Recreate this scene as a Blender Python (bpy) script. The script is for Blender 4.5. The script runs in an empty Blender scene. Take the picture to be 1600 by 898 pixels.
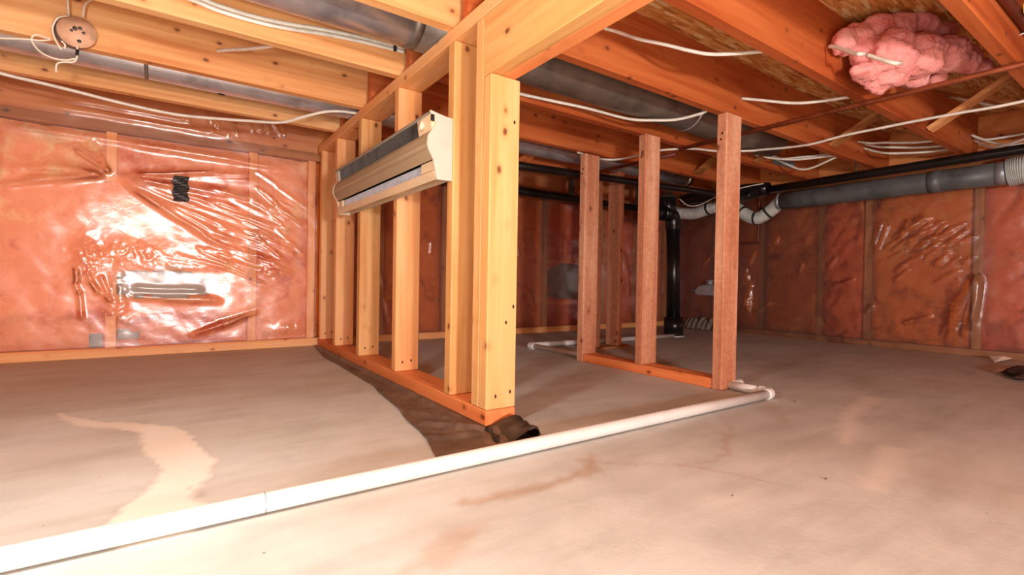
import bpy, bmesh, math, random
import numpy as np
from mathutils import Vector, Matrix, noise

random.seed(7)
rng = np.random.default_rng(7)
SC = bpy.context.scene
COL = SC.collection

# ------------------------------------------------------------------ camera
# world frame: X runs along the joists, Y along the stud walls, Z up, metres
CAM_H = 0.365
yaw, pitch, roll = 0.605769, -0.0125894, 0.0170353
fwd = Vector((math.sin(yaw) * math.cos(pitch), math.cos(yaw) * math.cos(pitch), math.sin(pitch)))
r0 = Vector((math.cos(yaw), -math.sin(yaw), 0))
u0 = r0.cross(fwd)
right = r0 * math.cos(roll) + u0 * math.sin(roll)
up = -r0 * math.sin(roll) + u0 * math.cos(roll)
cam_data = bpy.data.cameras.new('camera')
cam_data.sensor_width = 36.0
cam_data.lens = 36.0 * 768.23 / 1600.0
cam_data.clip_start = 0.02
cam = bpy.data.objects.new('camera', cam_data)
COL.objects.link(cam)
cam.matrix_world = Matrix(((right.x, up.x, -fwd.x, 0), (right.y, up.y, -fwd.y, 0), (right.z, up.z, -fwd.z, CAM_H), (0, 0, 0, 1)))
SC.camera = cam

# ------------------------------------------------------------------ world, lamps, exposure
world = bpy.data.worlds.new('world')
SC.world = world
world.use_nodes = True
world.node_tree.nodes['Background'].inputs[0].default_value = (0.9, 0.9, 1.0, 1)
world.node_tree.nodes['Background'].inputs[1].default_value = 0.0


def lamp(name, loc, power, size, color):
    d = bpy.data.lights.new(name, 'POINT')
    d.energy = power
    d.shadow_soft_size = size
    d.color = color
    o = bpy.data.objects.new(name, d)
    COL.objects.link(o)
    o.location = loc
    return o


lamp('work_lamp', (-0.26, 0.60, 0.67), 13.5, 0.05, (1.0, 0.985, 0.96))       # lamp standing low, left of the camera
lamp('rear_fill', (0.22, -1.50, 0.48), 92.0, 0.08, (0.97, 0.985, 1.0))       # added fill far behind the camera, evens out the light
lamp('low_fill', (0.10, -0.24, 0.20), 9.0, 0.06, (0.98, 0.985, 1.0))         # added low fill that brightens the bays between joists
vs = SC.view_settings
vs.view_transform = 'Standard'
vs.look = 'None'
vs.gamma = 1.0
vs.use_curve_mapping = False
vs.exposure = 1.0


# ------------------------------------------------------------------ material helpers
def S(r, g, b):
    f = lambda c: (c / 255 / 12.92) if c / 255 <= 0.04045 else ((c / 255 + 0.055) / 1.055) ** 2.4
    return (f(r), f(g), f(b), 1.0)


class NT:
    def __init__(self, name):
        self.m = bpy.data.materials.new(name)
        self.m.use_nodes = True
        self.t = self.m.node_tree
        self.p = self.t.nodes['Principled BSDF']
        self.out = self.t.nodes['Material Output']

    def n(self, kind, **kw):
        nd = self.t.nodes.new(kind)
        for k, v in kw.items():
            setattr(nd, k, v)
        return nd

    def l(self, a, b):
        self.t.links.new(a, b)

    def ramp(self, fac, stops):
        r = self.n('ShaderNodeValToRGB')
        cr = r.color_ramp
        while len(cr.elements) < len(stops):
            cr.elements.new(0.5)
        for e, (p, c) in zip(cr.elements, stops):
            e.position = p
            e.color = c if len(c) == 4 else (*c, 1)
        self.l(fac, r.inputs[0])
        return r.outputs[0]

    def mix(self, fac, a, b, mode='MIX'):
        m = self.n('ShaderNodeMix', data_type='RGBA', blend_type=mode)
        for i, v in ((0, fac), (6, a), (7, b)):
            if isinstance(v, bpy.types.NodeSocket):
                self.l(v, m.inputs[i])
            else:
                m.inputs[i].default_value = v
        return m.outputs[2]

    def math(self, op, a, b=0.0, clamp=False):
        m = self.n('ShaderNodeMath', operation=op, use_clamp=clamp)
        for i, v in ((0, a), (1, b)):
            if isinstance(v, bpy.types.NodeSocket):
                self.l(v, m.inputs[i])
            else:
                m.inputs[i].default_value = v
        return m.outputs[0]

    def coord(self, scale=(1, 1, 1), rand=True, kind='Object'):
        tc = self.n('ShaderNodeTexCoord')
        src = tc.outputs[kind]
        if rand:
            oi = self.n('ShaderNodeObjectInfo')
            v = self.n('ShaderNodeVectorMath', operation='SCALE')
            v.inputs[0].default_value = (37.0, 53.0, 71.0)
            self.l(oi.outputs['Random'], v.inputs['Scale'])
            a = self.n('ShaderNodeVectorMath', operation='ADD')
            self.l(src, a.inputs[0])
            self.l(v.outputs[0], a.inputs[1])
            src = a.outputs[0]
        mp = self.n('ShaderNodeMapping')
        mp.inputs['Scale'].default_value = scale
        self.l(src, mp.inputs[0])
        return mp.outputs[0], src

    def noise(self, vec, scale, detail=4, rough=0.5, dist=0.0):
        nz = self.n('ShaderNodeTexNoise')
        nz.inputs['Scale'].default_value = scale
        nz.inputs['Detail'].default_value = detail
        nz.inputs['Roughness'].default_value = rough
        nz.inputs['Distortion'].default_value = dist
        self.l(vec, nz.inputs['Vector'])
        return nz.outputs[0]

    def bump(self, h, strength=0.3, dist=0.01):
        b = self.n('ShaderNodeBump')
        b.inputs['Strength'].default_value = strength
        b.inputs['Distance'].default_value = dist
        self.l(h, b.inputs['Height'])
        self.l(b.outputs[0], self.p.inputs['Normal'])

    def set(self, **kw):
        for k, v in kw.items():
            s = self.p.inputs[k.replace('_', ' ')]
            if isinstance(v, bpy.types.NodeSocket):
                self.l(v, s)
            else:
                s.default_value = v
        return self.m


_wood = {}


def wood(kind, axis):
    """Softwood with grain along AXIS of the board's own coordinates."""
    if (kind, axis) in _wood:
        return _wood[kind, axis]
    light, mid, dark, knot, rough, bstr = {
        'gold': (S(232, 182, 120), S(219, 162, 96), S(194, 124, 66), S(96, 44, 20), 0.55, 0.2),
        'orange': (S(244, 184, 124), S(234, 162, 98), S(214, 128, 72), S(100, 42, 20), 0.55, 0.2),
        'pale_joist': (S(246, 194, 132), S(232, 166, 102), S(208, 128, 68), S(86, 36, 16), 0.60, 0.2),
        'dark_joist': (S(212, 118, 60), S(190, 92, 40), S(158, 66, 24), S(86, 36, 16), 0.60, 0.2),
        'joist': (S(232, 152, 84), S(216, 128, 62), S(190, 98, 44), S(86, 36, 16), 0.60, 0.2),
        'plate': (S(232, 142, 82), S(220, 118, 60), S(190, 88, 40), S(84, 34, 16), 0.60, 0.25),
        'red': (S(216, 162, 126), S(186, 120, 84), S(150, 84, 54), S(84, 44, 28), 0.85, 0.8),
        'dull': (S(192, 130, 70), S(168, 104, 50), S(130, 72, 30), S(70, 36, 18), 0.7, 0.3),
    }[kind]
    t = NT('wood_%s_%s' % (kind, 'xyz'[axis]))
    sc = [1.0, 1.0, 1.0]
    for i in range(3):
        sc[i] = 1.6 if i == axis else 34.0
    grain_v, raw = t.coord(tuple(sc))
    sc2 = tuple(0.8 if i == axis else 9.0 for i in range(3))
    mp2 = t.n('ShaderNodeMapping')
    mp2.inputs['Scale'].default_value = sc2
    t.l(raw, mp2.inputs[0])
    g = t.noise(grain_v, 1.0, 6, 0.6, 0.4)
    if kind == 'red':
        g = t.math('ADD', t.math('MULTIPLY', g, 0.5), t.math('MULTIPLY', t.noise(raw, 70, 4, 0.7), 0.5))
    broad = t.noise(mp2.outputs[0], 1.0, 3, 0.5, 0.8)
    mixv = t.math('ADD', t.math('MULTIPLY', g, 0.55), t.math('MULTIPLY', broad, 0.55))
    base = t.ramp(mixv, [(0.34, dark), (0.5, mid), (0.66, light)])
    # knots: sparse dark spots with a brown halo, drawn out a little along the grain
    sc3 = tuple(10.0 if i == axis else 15.0 for i in range(3))
    mp3 = t.n('ShaderNodeMapping')
    mp3.inputs['Scale'].default_value = sc3
    t.l(raw, mp3.inputs[0])
    vo = t.n('ShaderNodeTexVoronoi', feature='F1')
    vo.inputs['Scale'].default_value = 1.0
    t.l(mp3.outputs[0], vo.inputs['Vector'])
    wob = t.math('MULTIPLY', t.noise(raw, 60, 2), 0.07)
    d = t.math('SUBTRACT', vo.outputs['Distance'], wob)
    core = t.ramp(d, [(0.02, (1, 1, 1, 1)), (0.09, (0, 0, 0, 1))])
    halo = t.ramp(d, [(0.04, (1, 1, 1, 1)), (0.22, (0, 0, 0, 1))])
    c1 = t.mix(t.math('MULTIPLY', halo, 0.45), base, dark)
    c2 = t.mix(t.math('MULTIPLY', core, 0.85), c1, knot)
    # smudges
    sm = t.noise(raw, 7, 4, 0.6)
    c3 = t.mix(t.math('MULTIPLY', t.ramp(sm, [(0.60, (0, 0, 0, 1)), (0.76, (1, 1, 1, 1))]), 0.25), c2, dark)
    t.bump(g, bstr, 0.002)
    _wood[kind, axis] = t.set(Base_Color=c3, Roughness=rough)
    return t.m


def plain(name, col, rough=0.5, metal=0.0, var=0.12, scale=18, bump=0.0, spec=0.5):
    t = NT(name)
    v, raw = t.coord()
    nz = t.noise(v, scale, 5, 0.6)
    dk = tuple(c * (1 - var * 2.2) for c in col[:3]) + (1,)
    lt = tuple(min(1, c * (1 + var)) for c in col[:3]) + (1,)
    c = t.ramp(nz, [(0.3, dk), (0.5, col), (0.7, lt)])
    if bump:
        t.bump(nz, bump, 0.004)
    t.p.inputs['Specular IOR Level'].default_value = spec
    return t.set(Base_Color=c, Roughness=rough, Metallic=metal)


M = {}
M['pvc'] = plain('white_pvc', S(222, 220, 214), 0.35, var=0.04, scale=9)
M['pvc_print'] = plain('grey_print', S(150, 148, 146), 0.6)
M['abs'] = plain('black_abs', S(22, 20, 20), 0.28, var=0.2)
M['galv'] = plain('galvanised_sheet', S(206, 206, 210), 0.30, 0.72, var=0.14, scale=14)
M['galv_dull_unlit'] = plain('dull_unlit_galvanised', S(136, 124, 112), 0.45, 0.6, var=0.2, scale=10)  # dull bands and box; also the duct stretch coloured as unlit
M['foil'] = plain('bright_foil', S(220, 220, 222), 0.22, 1.0, var=0.15, scale=60, bump=0.4)
M['grey_duct'] = plain('grey_duct_skin', S(104, 108, 108), 0.5, 0.25, var=0.22, scale=8)
M['cable'] = plain('white_cable_sheath', S(236, 228, 212), 0.45, var=0.08, scale=30)
M['wire'] = plain('cream_wire', S(232, 220, 196), 0.5, var=0.06)
M['copper'] = plain('dull_copper', S(168, 92, 58), 0.45, 0.55, var=0.2, scale=20)
M['copper_dark'] = plain('brown_copper', S(112, 52, 36), 0.5, 0.35, var=0.2, scale=20)
M['cream'] = plain('cream_enamel', S(226, 208, 178), 0.42, var=0.05, scale=7)
M['cream_dark'] = plain('cream_enamel_face', S(228, 202, 162), 0.40, var=0.05, scale=6)
M['almond'] = plain('almond_end_cap', S(206, 196, 178), 0.45, var=0.04, scale=7)
M['dark_steel'] = plain('dark_steel', S(96, 90, 84), 0.45, 0.6, var=0.2)
M['fin'] = plain('aluminium_fin', S(214, 220, 228), 0.35, 0.35, var=0.1, scale=60)
M['black'] = plain('black_slot', S(16, 13, 11), 0.7)
M['nail'] = plain('nail_head', S(66, 34, 22), 0.6, 0.3)
M['flex'] = plain('white_flex_hose', S(206, 208, 200), 0.5, var=0.08, scale=25)
M['strap'] = plain('dark_strap', S(40, 42, 42), 0.5)
M['tape'] = plain('dark_grey_tape', S(82, 78, 76), 0.3, 0.4, var=0.25, scale=40)
M['zinc'] = plain('zinc_valve', S(168, 172, 176), 0.45, 0.5, var=0.15)
M['blue_grey'] = plain('blue_grey_plastic', S(120, 150, 162), 0.5)
M['tag'] = plain('yellow_tag', S(240, 232, 84), 0.5, var=0.04)
M['print'] = plain('tag_print', S(60, 70, 20), 0.6)
M['clay'] = plain('round_cover', S(226, 176, 140), 0.55, var=0.12, scale=30)
M['paper'] = plain('paper_scrap', S(226, 200, 176), 0.8)
M['dark_scrap'] = plain('dark_scrap', S(58, 32, 20), 0.8)
M['bluestone'] = plain('blue_grey_pebble', S(96, 96, 112), 0.8)
M['stone'] = plain('brown_pebble', S(96, 76, 60), 0.85)
M['pinkbit'] = plain('pink_fluff', S(240, 150, 140), 0.95)


def mat_concrete(name, base, dark, light, attr=False):
    t = NT(name)
    v, raw = t.coord(rand=False)
    big = t.noise(v, 1.3, 5, 0.55, 0.6)
    med = t.noise(v, 6.0, 6, 0.62, 0.4)
    mp = t.n('ShaderNodeMapping')
    mp.inputs['Rotation'].default_value = (0, 0, 0.75)
    mp.inputs['Scale'].default_value = (3.0, 14.0, 6.0)
    t.l(raw, mp.inputs[0])
    trowel = t.noise(mp.outputs[0], 1.0, 5, 0.6, 0.5)
    fine = t.noise(v, 90, 3, 0.6)
    mixv = t.math('ADD', t.math('ADD', t.math('MULTIPLY', big, 0.42), t.math('MULTIPLY', med, 0.28)), t.math('MULTIPLY', trowel, 0.32))
    c = t.ramp(mixv, [(0.38, dark), (0.52, base), (0.66, light)])
    speck = t.n('ShaderNodeTexVoronoi', feature='F1')
    speck.inputs['Scale'].default_value = 13
    t.l(v, speck.inputs['Vector'])
    c = t.mix(t.math('MULTIPLY', t.ramp(speck.outputs['Distance'], [(0.018, (1, 1, 1, 1)), (0.035, (0, 0, 0, 1))]), 0.7), c, S(92, 70, 52))
    if attr:
        for nm, colr, k in (('pale', S(240, 234, 220), 0.85), ('brown', S(176, 138, 96), 0.6), ('rust', S(166, 126, 90), 0.55), ('line', S(120, 92, 70), 0.8)):
            at = t.n('ShaderNodeAttribute', attribute_name=nm)
            c = t.mix(t.math('MULTIPLY', at.outputs['Fac'], k), c, colr)
    t.bump(t.math('ADD', t.math('MULTIPLY', fine, 0.35), med), 0.18, 0.006)
    return t.set(Base_Color=c, Roughness=0.62)


M['floor'] = mat_concrete('concrete_floor', S(196, 197, 190), S(174, 173, 164), S(212, 213, 207), True)
M['concrete'] = mat_concrete('grey_foundation', S(200, 192, 180), S(176, 168, 158), S(214, 208, 198))


def mat_osb():
    t = NT('osb_sheathing')
    v, raw = t.coord(rand=False)
    layers = []
    for k, (rot, sx, sy) in enumerate(((0.3, 13, 88), (1.3, 12, 96), (2.4, 15, 84))):
        wob = t.n('ShaderNodeMapping')
        wob.inputs['Rotation'].default_value = (0, 0, rot)
        wob.inputs['Scale'].default_value = (sx, sy, 20)
        wob.inputs['Location'].default_value = (k * 3.7, k * 1.9, 0)
        t.l(raw, wob.inputs[0])
        vo = t.n('ShaderNodeTexVoronoi', feature='F1')
        vo.inputs['Scale'].default_value = 1.0
        t.l(wob.outputs[0], vo.inputs['Vector'])
        sep = t.n('ShaderNodeSeparateColor')
        t.l(vo.outputs['Color'], sep.inputs[0])
        layers.append((sep.outputs[0], sep.outputs[1]))
    f = t.math('ADD', t.math('MULTIPLY', layers[0][0], 0.5), t.math('MULTIPLY', layers[1][0], 0.5))
    sel = t.math('GREATER_THAN', layers[2][1], 0.6)
    m = t.n('ShaderNodeMix', data_type='FLOAT')
    t.l(sel, m.inputs[0]); t.l(f, m.inputs[2]); t.l(layers[2][0], m.inputs[3])
    c = t.ramp(m.outputs[0], [(0.1, S(186, 112, 52)), (0.4, S(228, 158, 82)), (0.7, S(244, 196, 120)), (0.95, S(254, 232, 180))])
    t.bump(m.outputs[0], 0.5, 0.003)
    return t.set(Base_Color=c, Roughness=0.6)


M['osb'] = mat_osb()
M['brown_wall'] = plain('brown_unseen_wall', S(150, 84, 44), 0.9)  # dark brown picked to cut bounce light from the unseen walls


def mat_batt(name, pink, tan, dark):
    t = NT(name)
    v, raw = t.coord()
    a = t.noise(v, 3.0, 5, 0.6, 0.8)
    b = t.noise(v, 16.0, 6, 0.65, 0.6)
    f = t.noise(v, 140.0, 3, 0.6)
    c = t.ramp(t.math('ADD', t.math('MULTIPLY', a, 0.6), t.math('MULTIPLY', b, 0.4)), [(0.36, dark), (0.46, pink), (0.54, pink), (0.64, tan)])
    t.bump(t.math('ADD', t.math('MULTIPLY', f, 0.45), b), 0.8, 0.012)
    t.p.inputs['Specular IOR Level'].default_value = 0.1
    return t.set(Base_Color=c, Roughness=0.95)


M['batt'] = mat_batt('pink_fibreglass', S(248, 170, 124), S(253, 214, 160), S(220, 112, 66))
M['batt_dim'] = mat_batt('dim_fibreglass', S(208, 110, 40), S(212, 136, 60), S(164, 74, 22))  # darker copy of the pink batts, dim light put into the colour
M['batt_dim_pink'] = mat_batt('dim_pink_fibreglass', S(214, 104, 58), S(214, 124, 66), S(172, 72, 32))  # pinker copy, likewise with the dim light in its colour
M['wad'] = mat_batt('soft_pink_fibreglass', S(250, 164, 156), S(253, 188, 178), S(238, 130, 122))


def mat_poly():
    t = NT('clear_poly_sheet')
    t.t.nodes.remove(t.p)
    v, raw = t.coord(rand=False)
    mp = t.n('ShaderNodeMapping')
    mp.inputs['Scale'].default_value = (9.0, 9.0, 20.0)
    mp.inputs['Rotation'].default_value = (0.0, 0.5, 0.2)
    t.l(raw, mp.inputs[0])
    hz = t.noise(mp.outputs[0], 1.6, 5, 0.6, 1.0)
    b = t.n('ShaderNodeBump')
    b.inputs['Strength'].default_value = 0.12
    b.inputs['Distance'].default_value = 0.006
    t.l(hz, b.inputs['Height'])
    tr = t.n('ShaderNodeBsdfTransparent')
    tr.inputs[0].default_value = (0.96, 0.94, 0.92, 1)
    gl = t.n('ShaderNodeBsdfGlossy')
    gl.inputs['Roughness'].default_value = 0.19
    gl.inputs['Color'].default_value = (1, 1, 1, 1)
    t.l(b.outputs[0], gl.inputs['Normal'])
    gl2 = t.n('ShaderNodeBsdfGlossy')
    gl2.inputs['Roughness'].default_value = 0.40
    gl2.inputs['Color'].default_value = (1, 1, 1, 1)
    gmix = t.n('ShaderNodeMixShader')
    gmix.inputs[0].default_value = 0.35
    t.l(gl.outputs[0], gmix.inputs[1]); t.l(gl2.outputs[0], gmix.inputs[2])
    df = t.n('ShaderNodeBsdfDiffuse')
    df.inputs['Color'].default_value = (0.85, 0.82, 0.80, 1)
    t.l(b.outputs[0], df.inputs['Normal'])
    fr = t.n('ShaderNodeFresnel')
    fr.inputs['IOR'].default_value = 1.5
    t.l(b.outputs[0], fr.inputs['Normal'])
    k = t.math('ADD', t.math('MULTIPLY', fr.outputs[0], 1.25), 0.04, True)
    haze = t.n('ShaderNodeMixShader')
    haze.inputs[0].default_value = 0.03
    t.l(tr.outputs[0], haze.inputs[1]); t.l(df.outputs[0], haze.inputs[2])
    mx = t.n('ShaderNodeMixShader')
    t.l(k, mx.inputs[0]); t.l(haze.outputs[0], mx.inputs[1]); t.l(gmix.outputs[0], mx.inputs[2])
    t.l(mx.outputs[0], t.out.inputs['Surface'])
    return t.m


M['poly'] = mat_poly()


def mat_membrane():
    t = NT('dark_ground_sheet')
    v, raw = t.coord(rand=False)
    a = t.noise(v, 12, 5, 0.6, 0.8)
    b = t.noise(v, 70, 4, 0.6)
    c = t.ramp(a, [(0.3, S(70, 54, 44)), (0.5, S(94, 74, 62)), (0.7, S(122, 100, 84))])
    t.bump(t.math('ADD', a, t.math('MULTIPLY', b, 0.4)), 0.5, 0.008)
    return t.set(Base_Color=c, Roughness=0.5)


M['membrane'] = mat_membrane()


# ------------------------------------------------------------------ object helpers
def tag(o, label, cat, group=None, kind=None):
    if label: o['label'] = label
    if cat: o['category'] = cat
    if group: o['group'] = group
    if kind: o['kind'] = kind
    return o


def link(name, me, mat, parent=None, kind=None, loc=None):
    if mat is not None:
        me.materials.append(mat)
    o = bpy.data.objects.new(name, me)
    COL.objects.link(o)
    if loc is not None:
        o.location = loc
    if parent is not None:
        o.parent = parent
        o.matrix_parent_inverse = Matrix.Identity(4)
        if loc is not None or True:
            o.location = Vector(loc or (0, 0, 0)) - world_loc(parent)
    if kind:
        o['kind'] = kind
    return o


def world_loc(o):
    v = Vector((0, 0, 0))
    while o is not None:
        v += o.location
        o = o.parent
    return v


def empty(name, loc, label, cat, group=None):
    o = bpy.data.objects.new(name, None)
    COL.objects.link(o)
    o.location = loc
    o.empty_display_size = 0.05
    return tag(o, label, cat, group)


def bm_mesh(bm, name, smooth=False):
    me = bpy.data.meshes.new(name)
    bm.normal_update()
    bm.to_mesh(me)
    bm.free()
    if smooth:
        for p in me.polygons:
            p.use_smooth = True
    return me


def bm_box(bm, x0, x1, y0, y1, z0, z1, bev=0.0):
    vs_ = [bm.verts.new((x, y, z)) for x in (x0, x1) for y in (y0, y1) for z in (z0, z1)]
    idx = [(0, 1, 3, 2), (4, 6, 7, 5), (0, 4, 5, 1), (2, 3, 7, 6), (0, 2, 6, 4), (1, 5, 7, 3)]
    fs = [bm.faces.new([vs_[i] for i in f]) for f in idx]
    if bev:
        es = list({e for f in fs for e in f.edges})
        bmesh.ops.bevel(bm, geom=es, offset=bev, segments=1, affect='EDGES', profile=0.7)


def board(name, x0, x1, y0, y1, z0, z1, mat, parent=None, bev=0.002, kind=None):
    """One board; mat is a wood kind (grain along its longest side) or a material."""
    c = Vector(((x0 + x1) / 2, (y0 + y1) / 2, (z0 + z1) / 2))
    bm = bmesh.new()
    bm_box(bm, x0 - c.x, x1 - c.x, y0 - c.y, y1 - c.y, z0 - c.z, z1 - c.z, bev)
    me = bm_mesh(bm, name)
    if isinstance(mat, str):
        d = (x1 - x0, y1 - y0, z1 - z0)
        mat = wood(mat, d.index(max(d)))
    return link(name, me, mat, parent, kind, c)


def smooth_path(pts, per=8):
    P = [Vector(p) for p in pts]
    if len(P) < 3:
        return P
    out = []
    for i in range(len(P) - 1):
        p0 = P[i - 1] if i else P[0] * 2 - P[1]
        p1, p2 = P[i], P[i + 1]
        p3 = P[i + 2] if i + 2 < len(P) else P[-1] * 2 - P[-2]
        for k in range(per):
            t = k / per
            out.append(0.5 * ((2 * p1) + (p2 - p0) * t + (2 * p0 - 5 * p1 + 4 * p2 - p3) * t * t + (3 * p1 - p0 - 3 * p2 + p3) * t ** 3))
    out.append(P[-1])
    return out


def bm_tube(bm, path, rad, seg=10, flat=1.0, cap=True):
    """Sweep a circle along PATH; RAD may be a function of the fraction run. FLAT < 1 flattens it."""
    n = len(path)
    tans = [((path[min(i + 1, n - 1)] - path[max(i - 1, 0)]).normalized()) for i in range(n)]
    ref = Vector((0, 0, 1))
    if abs(tans[0].dot(ref)) > 0.9:
        ref = Vector((1, 0, 0))
    u = (ref - tans[0] * ref.dot(tans[0])).normalized()
    rings = []
    for i in range(n):
        t = tans[i]
        u = (u - t * u.dot(t)).normalized()
        w = t.cross(u)
        r = rad(i / max(1, n - 1)) if callable(rad) else rad
        rings.append([bm.verts.new(path[i] + u * (r * math.cos(a)) + w * (r * flat * math.sin(a))) for a in [2 * math.pi * k / seg for k in range(seg)]])
    for i in range(n - 1):
        for k in range(seg):
            bm.faces.new((rings[i][k], rings[i][(k + 1) % seg], rings[i + 1][(k + 1) % seg], rings[i + 1][k]))
    if cap:
        bm.faces.new(list(reversed(rings[0])))
        bm.faces.new(rings[-1])


def tube(name, pts, rad, mat, parent=None, seg=10, per=8, flat=1.0, smooth=True, kind=None):
    path = smooth_path(pts, per) if per > 1 else [Vector(p) for p in pts]
    org = path[0].copy() if parent is None else world_loc(parent)
    bm = bmesh.new()
    bm_tube(bm, [p - org for p in path], rad, seg, flat)
    me = bm_mesh(bm, name, True)
    return link(name, me, mat, parent, kind, org)


def pipe(name, a, b, rad, mat, parent=None, seg=24, kind=None, steps=1):
    a, b = Vector(a), Vector(b)
    pts = [a.lerp(b, i / steps) for i in range(steps + 1)]
    return tube(name, pts, rad, mat, parent, seg, 1, kind=kind)


def join_meshes(name, builder, mat, parent=None, kind=None, smooth=False, loc=None):
    bm = bmesh.new()
    builder(bm)
    org = Vector(loc) if loc is not None else (world_loc(parent) if parent is not None else Vector((0, 0, 0)))
    bmesh.ops.translate(bm, verts=bm.verts, vec=-org)
    me = bm_mesh(bm, name, smooth)
    return link(name, me, mat, parent, kind, org)


def grid_mesh(name, P):
    """P: (nu, nv, 3) array of points -> quad mesh."""
    nu, nv = P.shape[:2]
    me = bpy.data.meshes.new(name)
    idx = np.arange(nu * nv).reshape(nu, nv)
    q = np.stack([idx[:-1, :-1], idx[1:, :-1], idx[1:, 1:], idx[:-1, 1:]], -1).reshape(-1, 4)
    me.vertices.add(nu * nv)
    me.vertices.foreach_set('co', P.reshape(-1).astype(np.float32))
    me.loops.add(q.size)
    me.loops.foreach_set('vertex_index', q.reshape(-1).astype(np.int32))
    me.polygons.add(len(q))
    me.polygons.foreach_set('loop_start', (np.arange(len(q)) * 4).astype(np.int32))
    me.polygons.foreach_set('loop_total', np.full(len(q), 4, np.int32))
    me.polygons.foreach_set('use_smooth', np.ones(len(q), bool))
    me.update(calc_edges=True)
    me.validate()
    return me


def fnoise(x, y, scale, seed=0, octv=4):
    """Cheap smooth value noise on arrays."""
    r = np.random.default_rng(seed)
    T = r.random((64, 64))
    out = np.zeros_like(x)
    amp, tot, s = 1.0, 0.0, scale
    for _ in range(octv):
        u, v = x * s + 17.3, y * s + 5.1
        iu, iv = np.floor(u).astype(int), np.floor(v).astype(int)
        fu, fv = u - iu, v - iv
        fu, fv = fu * fu * (3 - 2 * fu), fv * fv * (3 - 2 * fv)
        g = lambda a, b: T[a % 64, b % 64]
        out += amp * ((g(iu, iv) * (1 - fu) + g(iu + 1, iv) * fu) * (1 - fv) + (g(iu, iv + 1) * (1 - fu) + g(iu + 1, iv + 1) * fu) * fv)
        tot += amp
        amp *= 0.5
        s *= 2.03
    return out / tot


def seg_dist(x, y, a, b):
    ax, ay = a
    bx, by = b
    dx, dy = bx - ax, by - ay
    L2 = dx * dx + dy * dy + 1e-12
    t = ((x - ax) * dx + (y - ay) * dy) / L2
    tc = np.clip(t, 0, 1)
    return np.hypot(x - ax - tc * dx, y - ay - tc * dy), t


# ------------------------------------------------------------------ setting: floor
X0, X1, Y0, Y1 = -2.2, 3.72, -1.9, 2.92
Z_J, Z_S = 1.075, 1.31            # underside of joists, underside of subfloor


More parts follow.
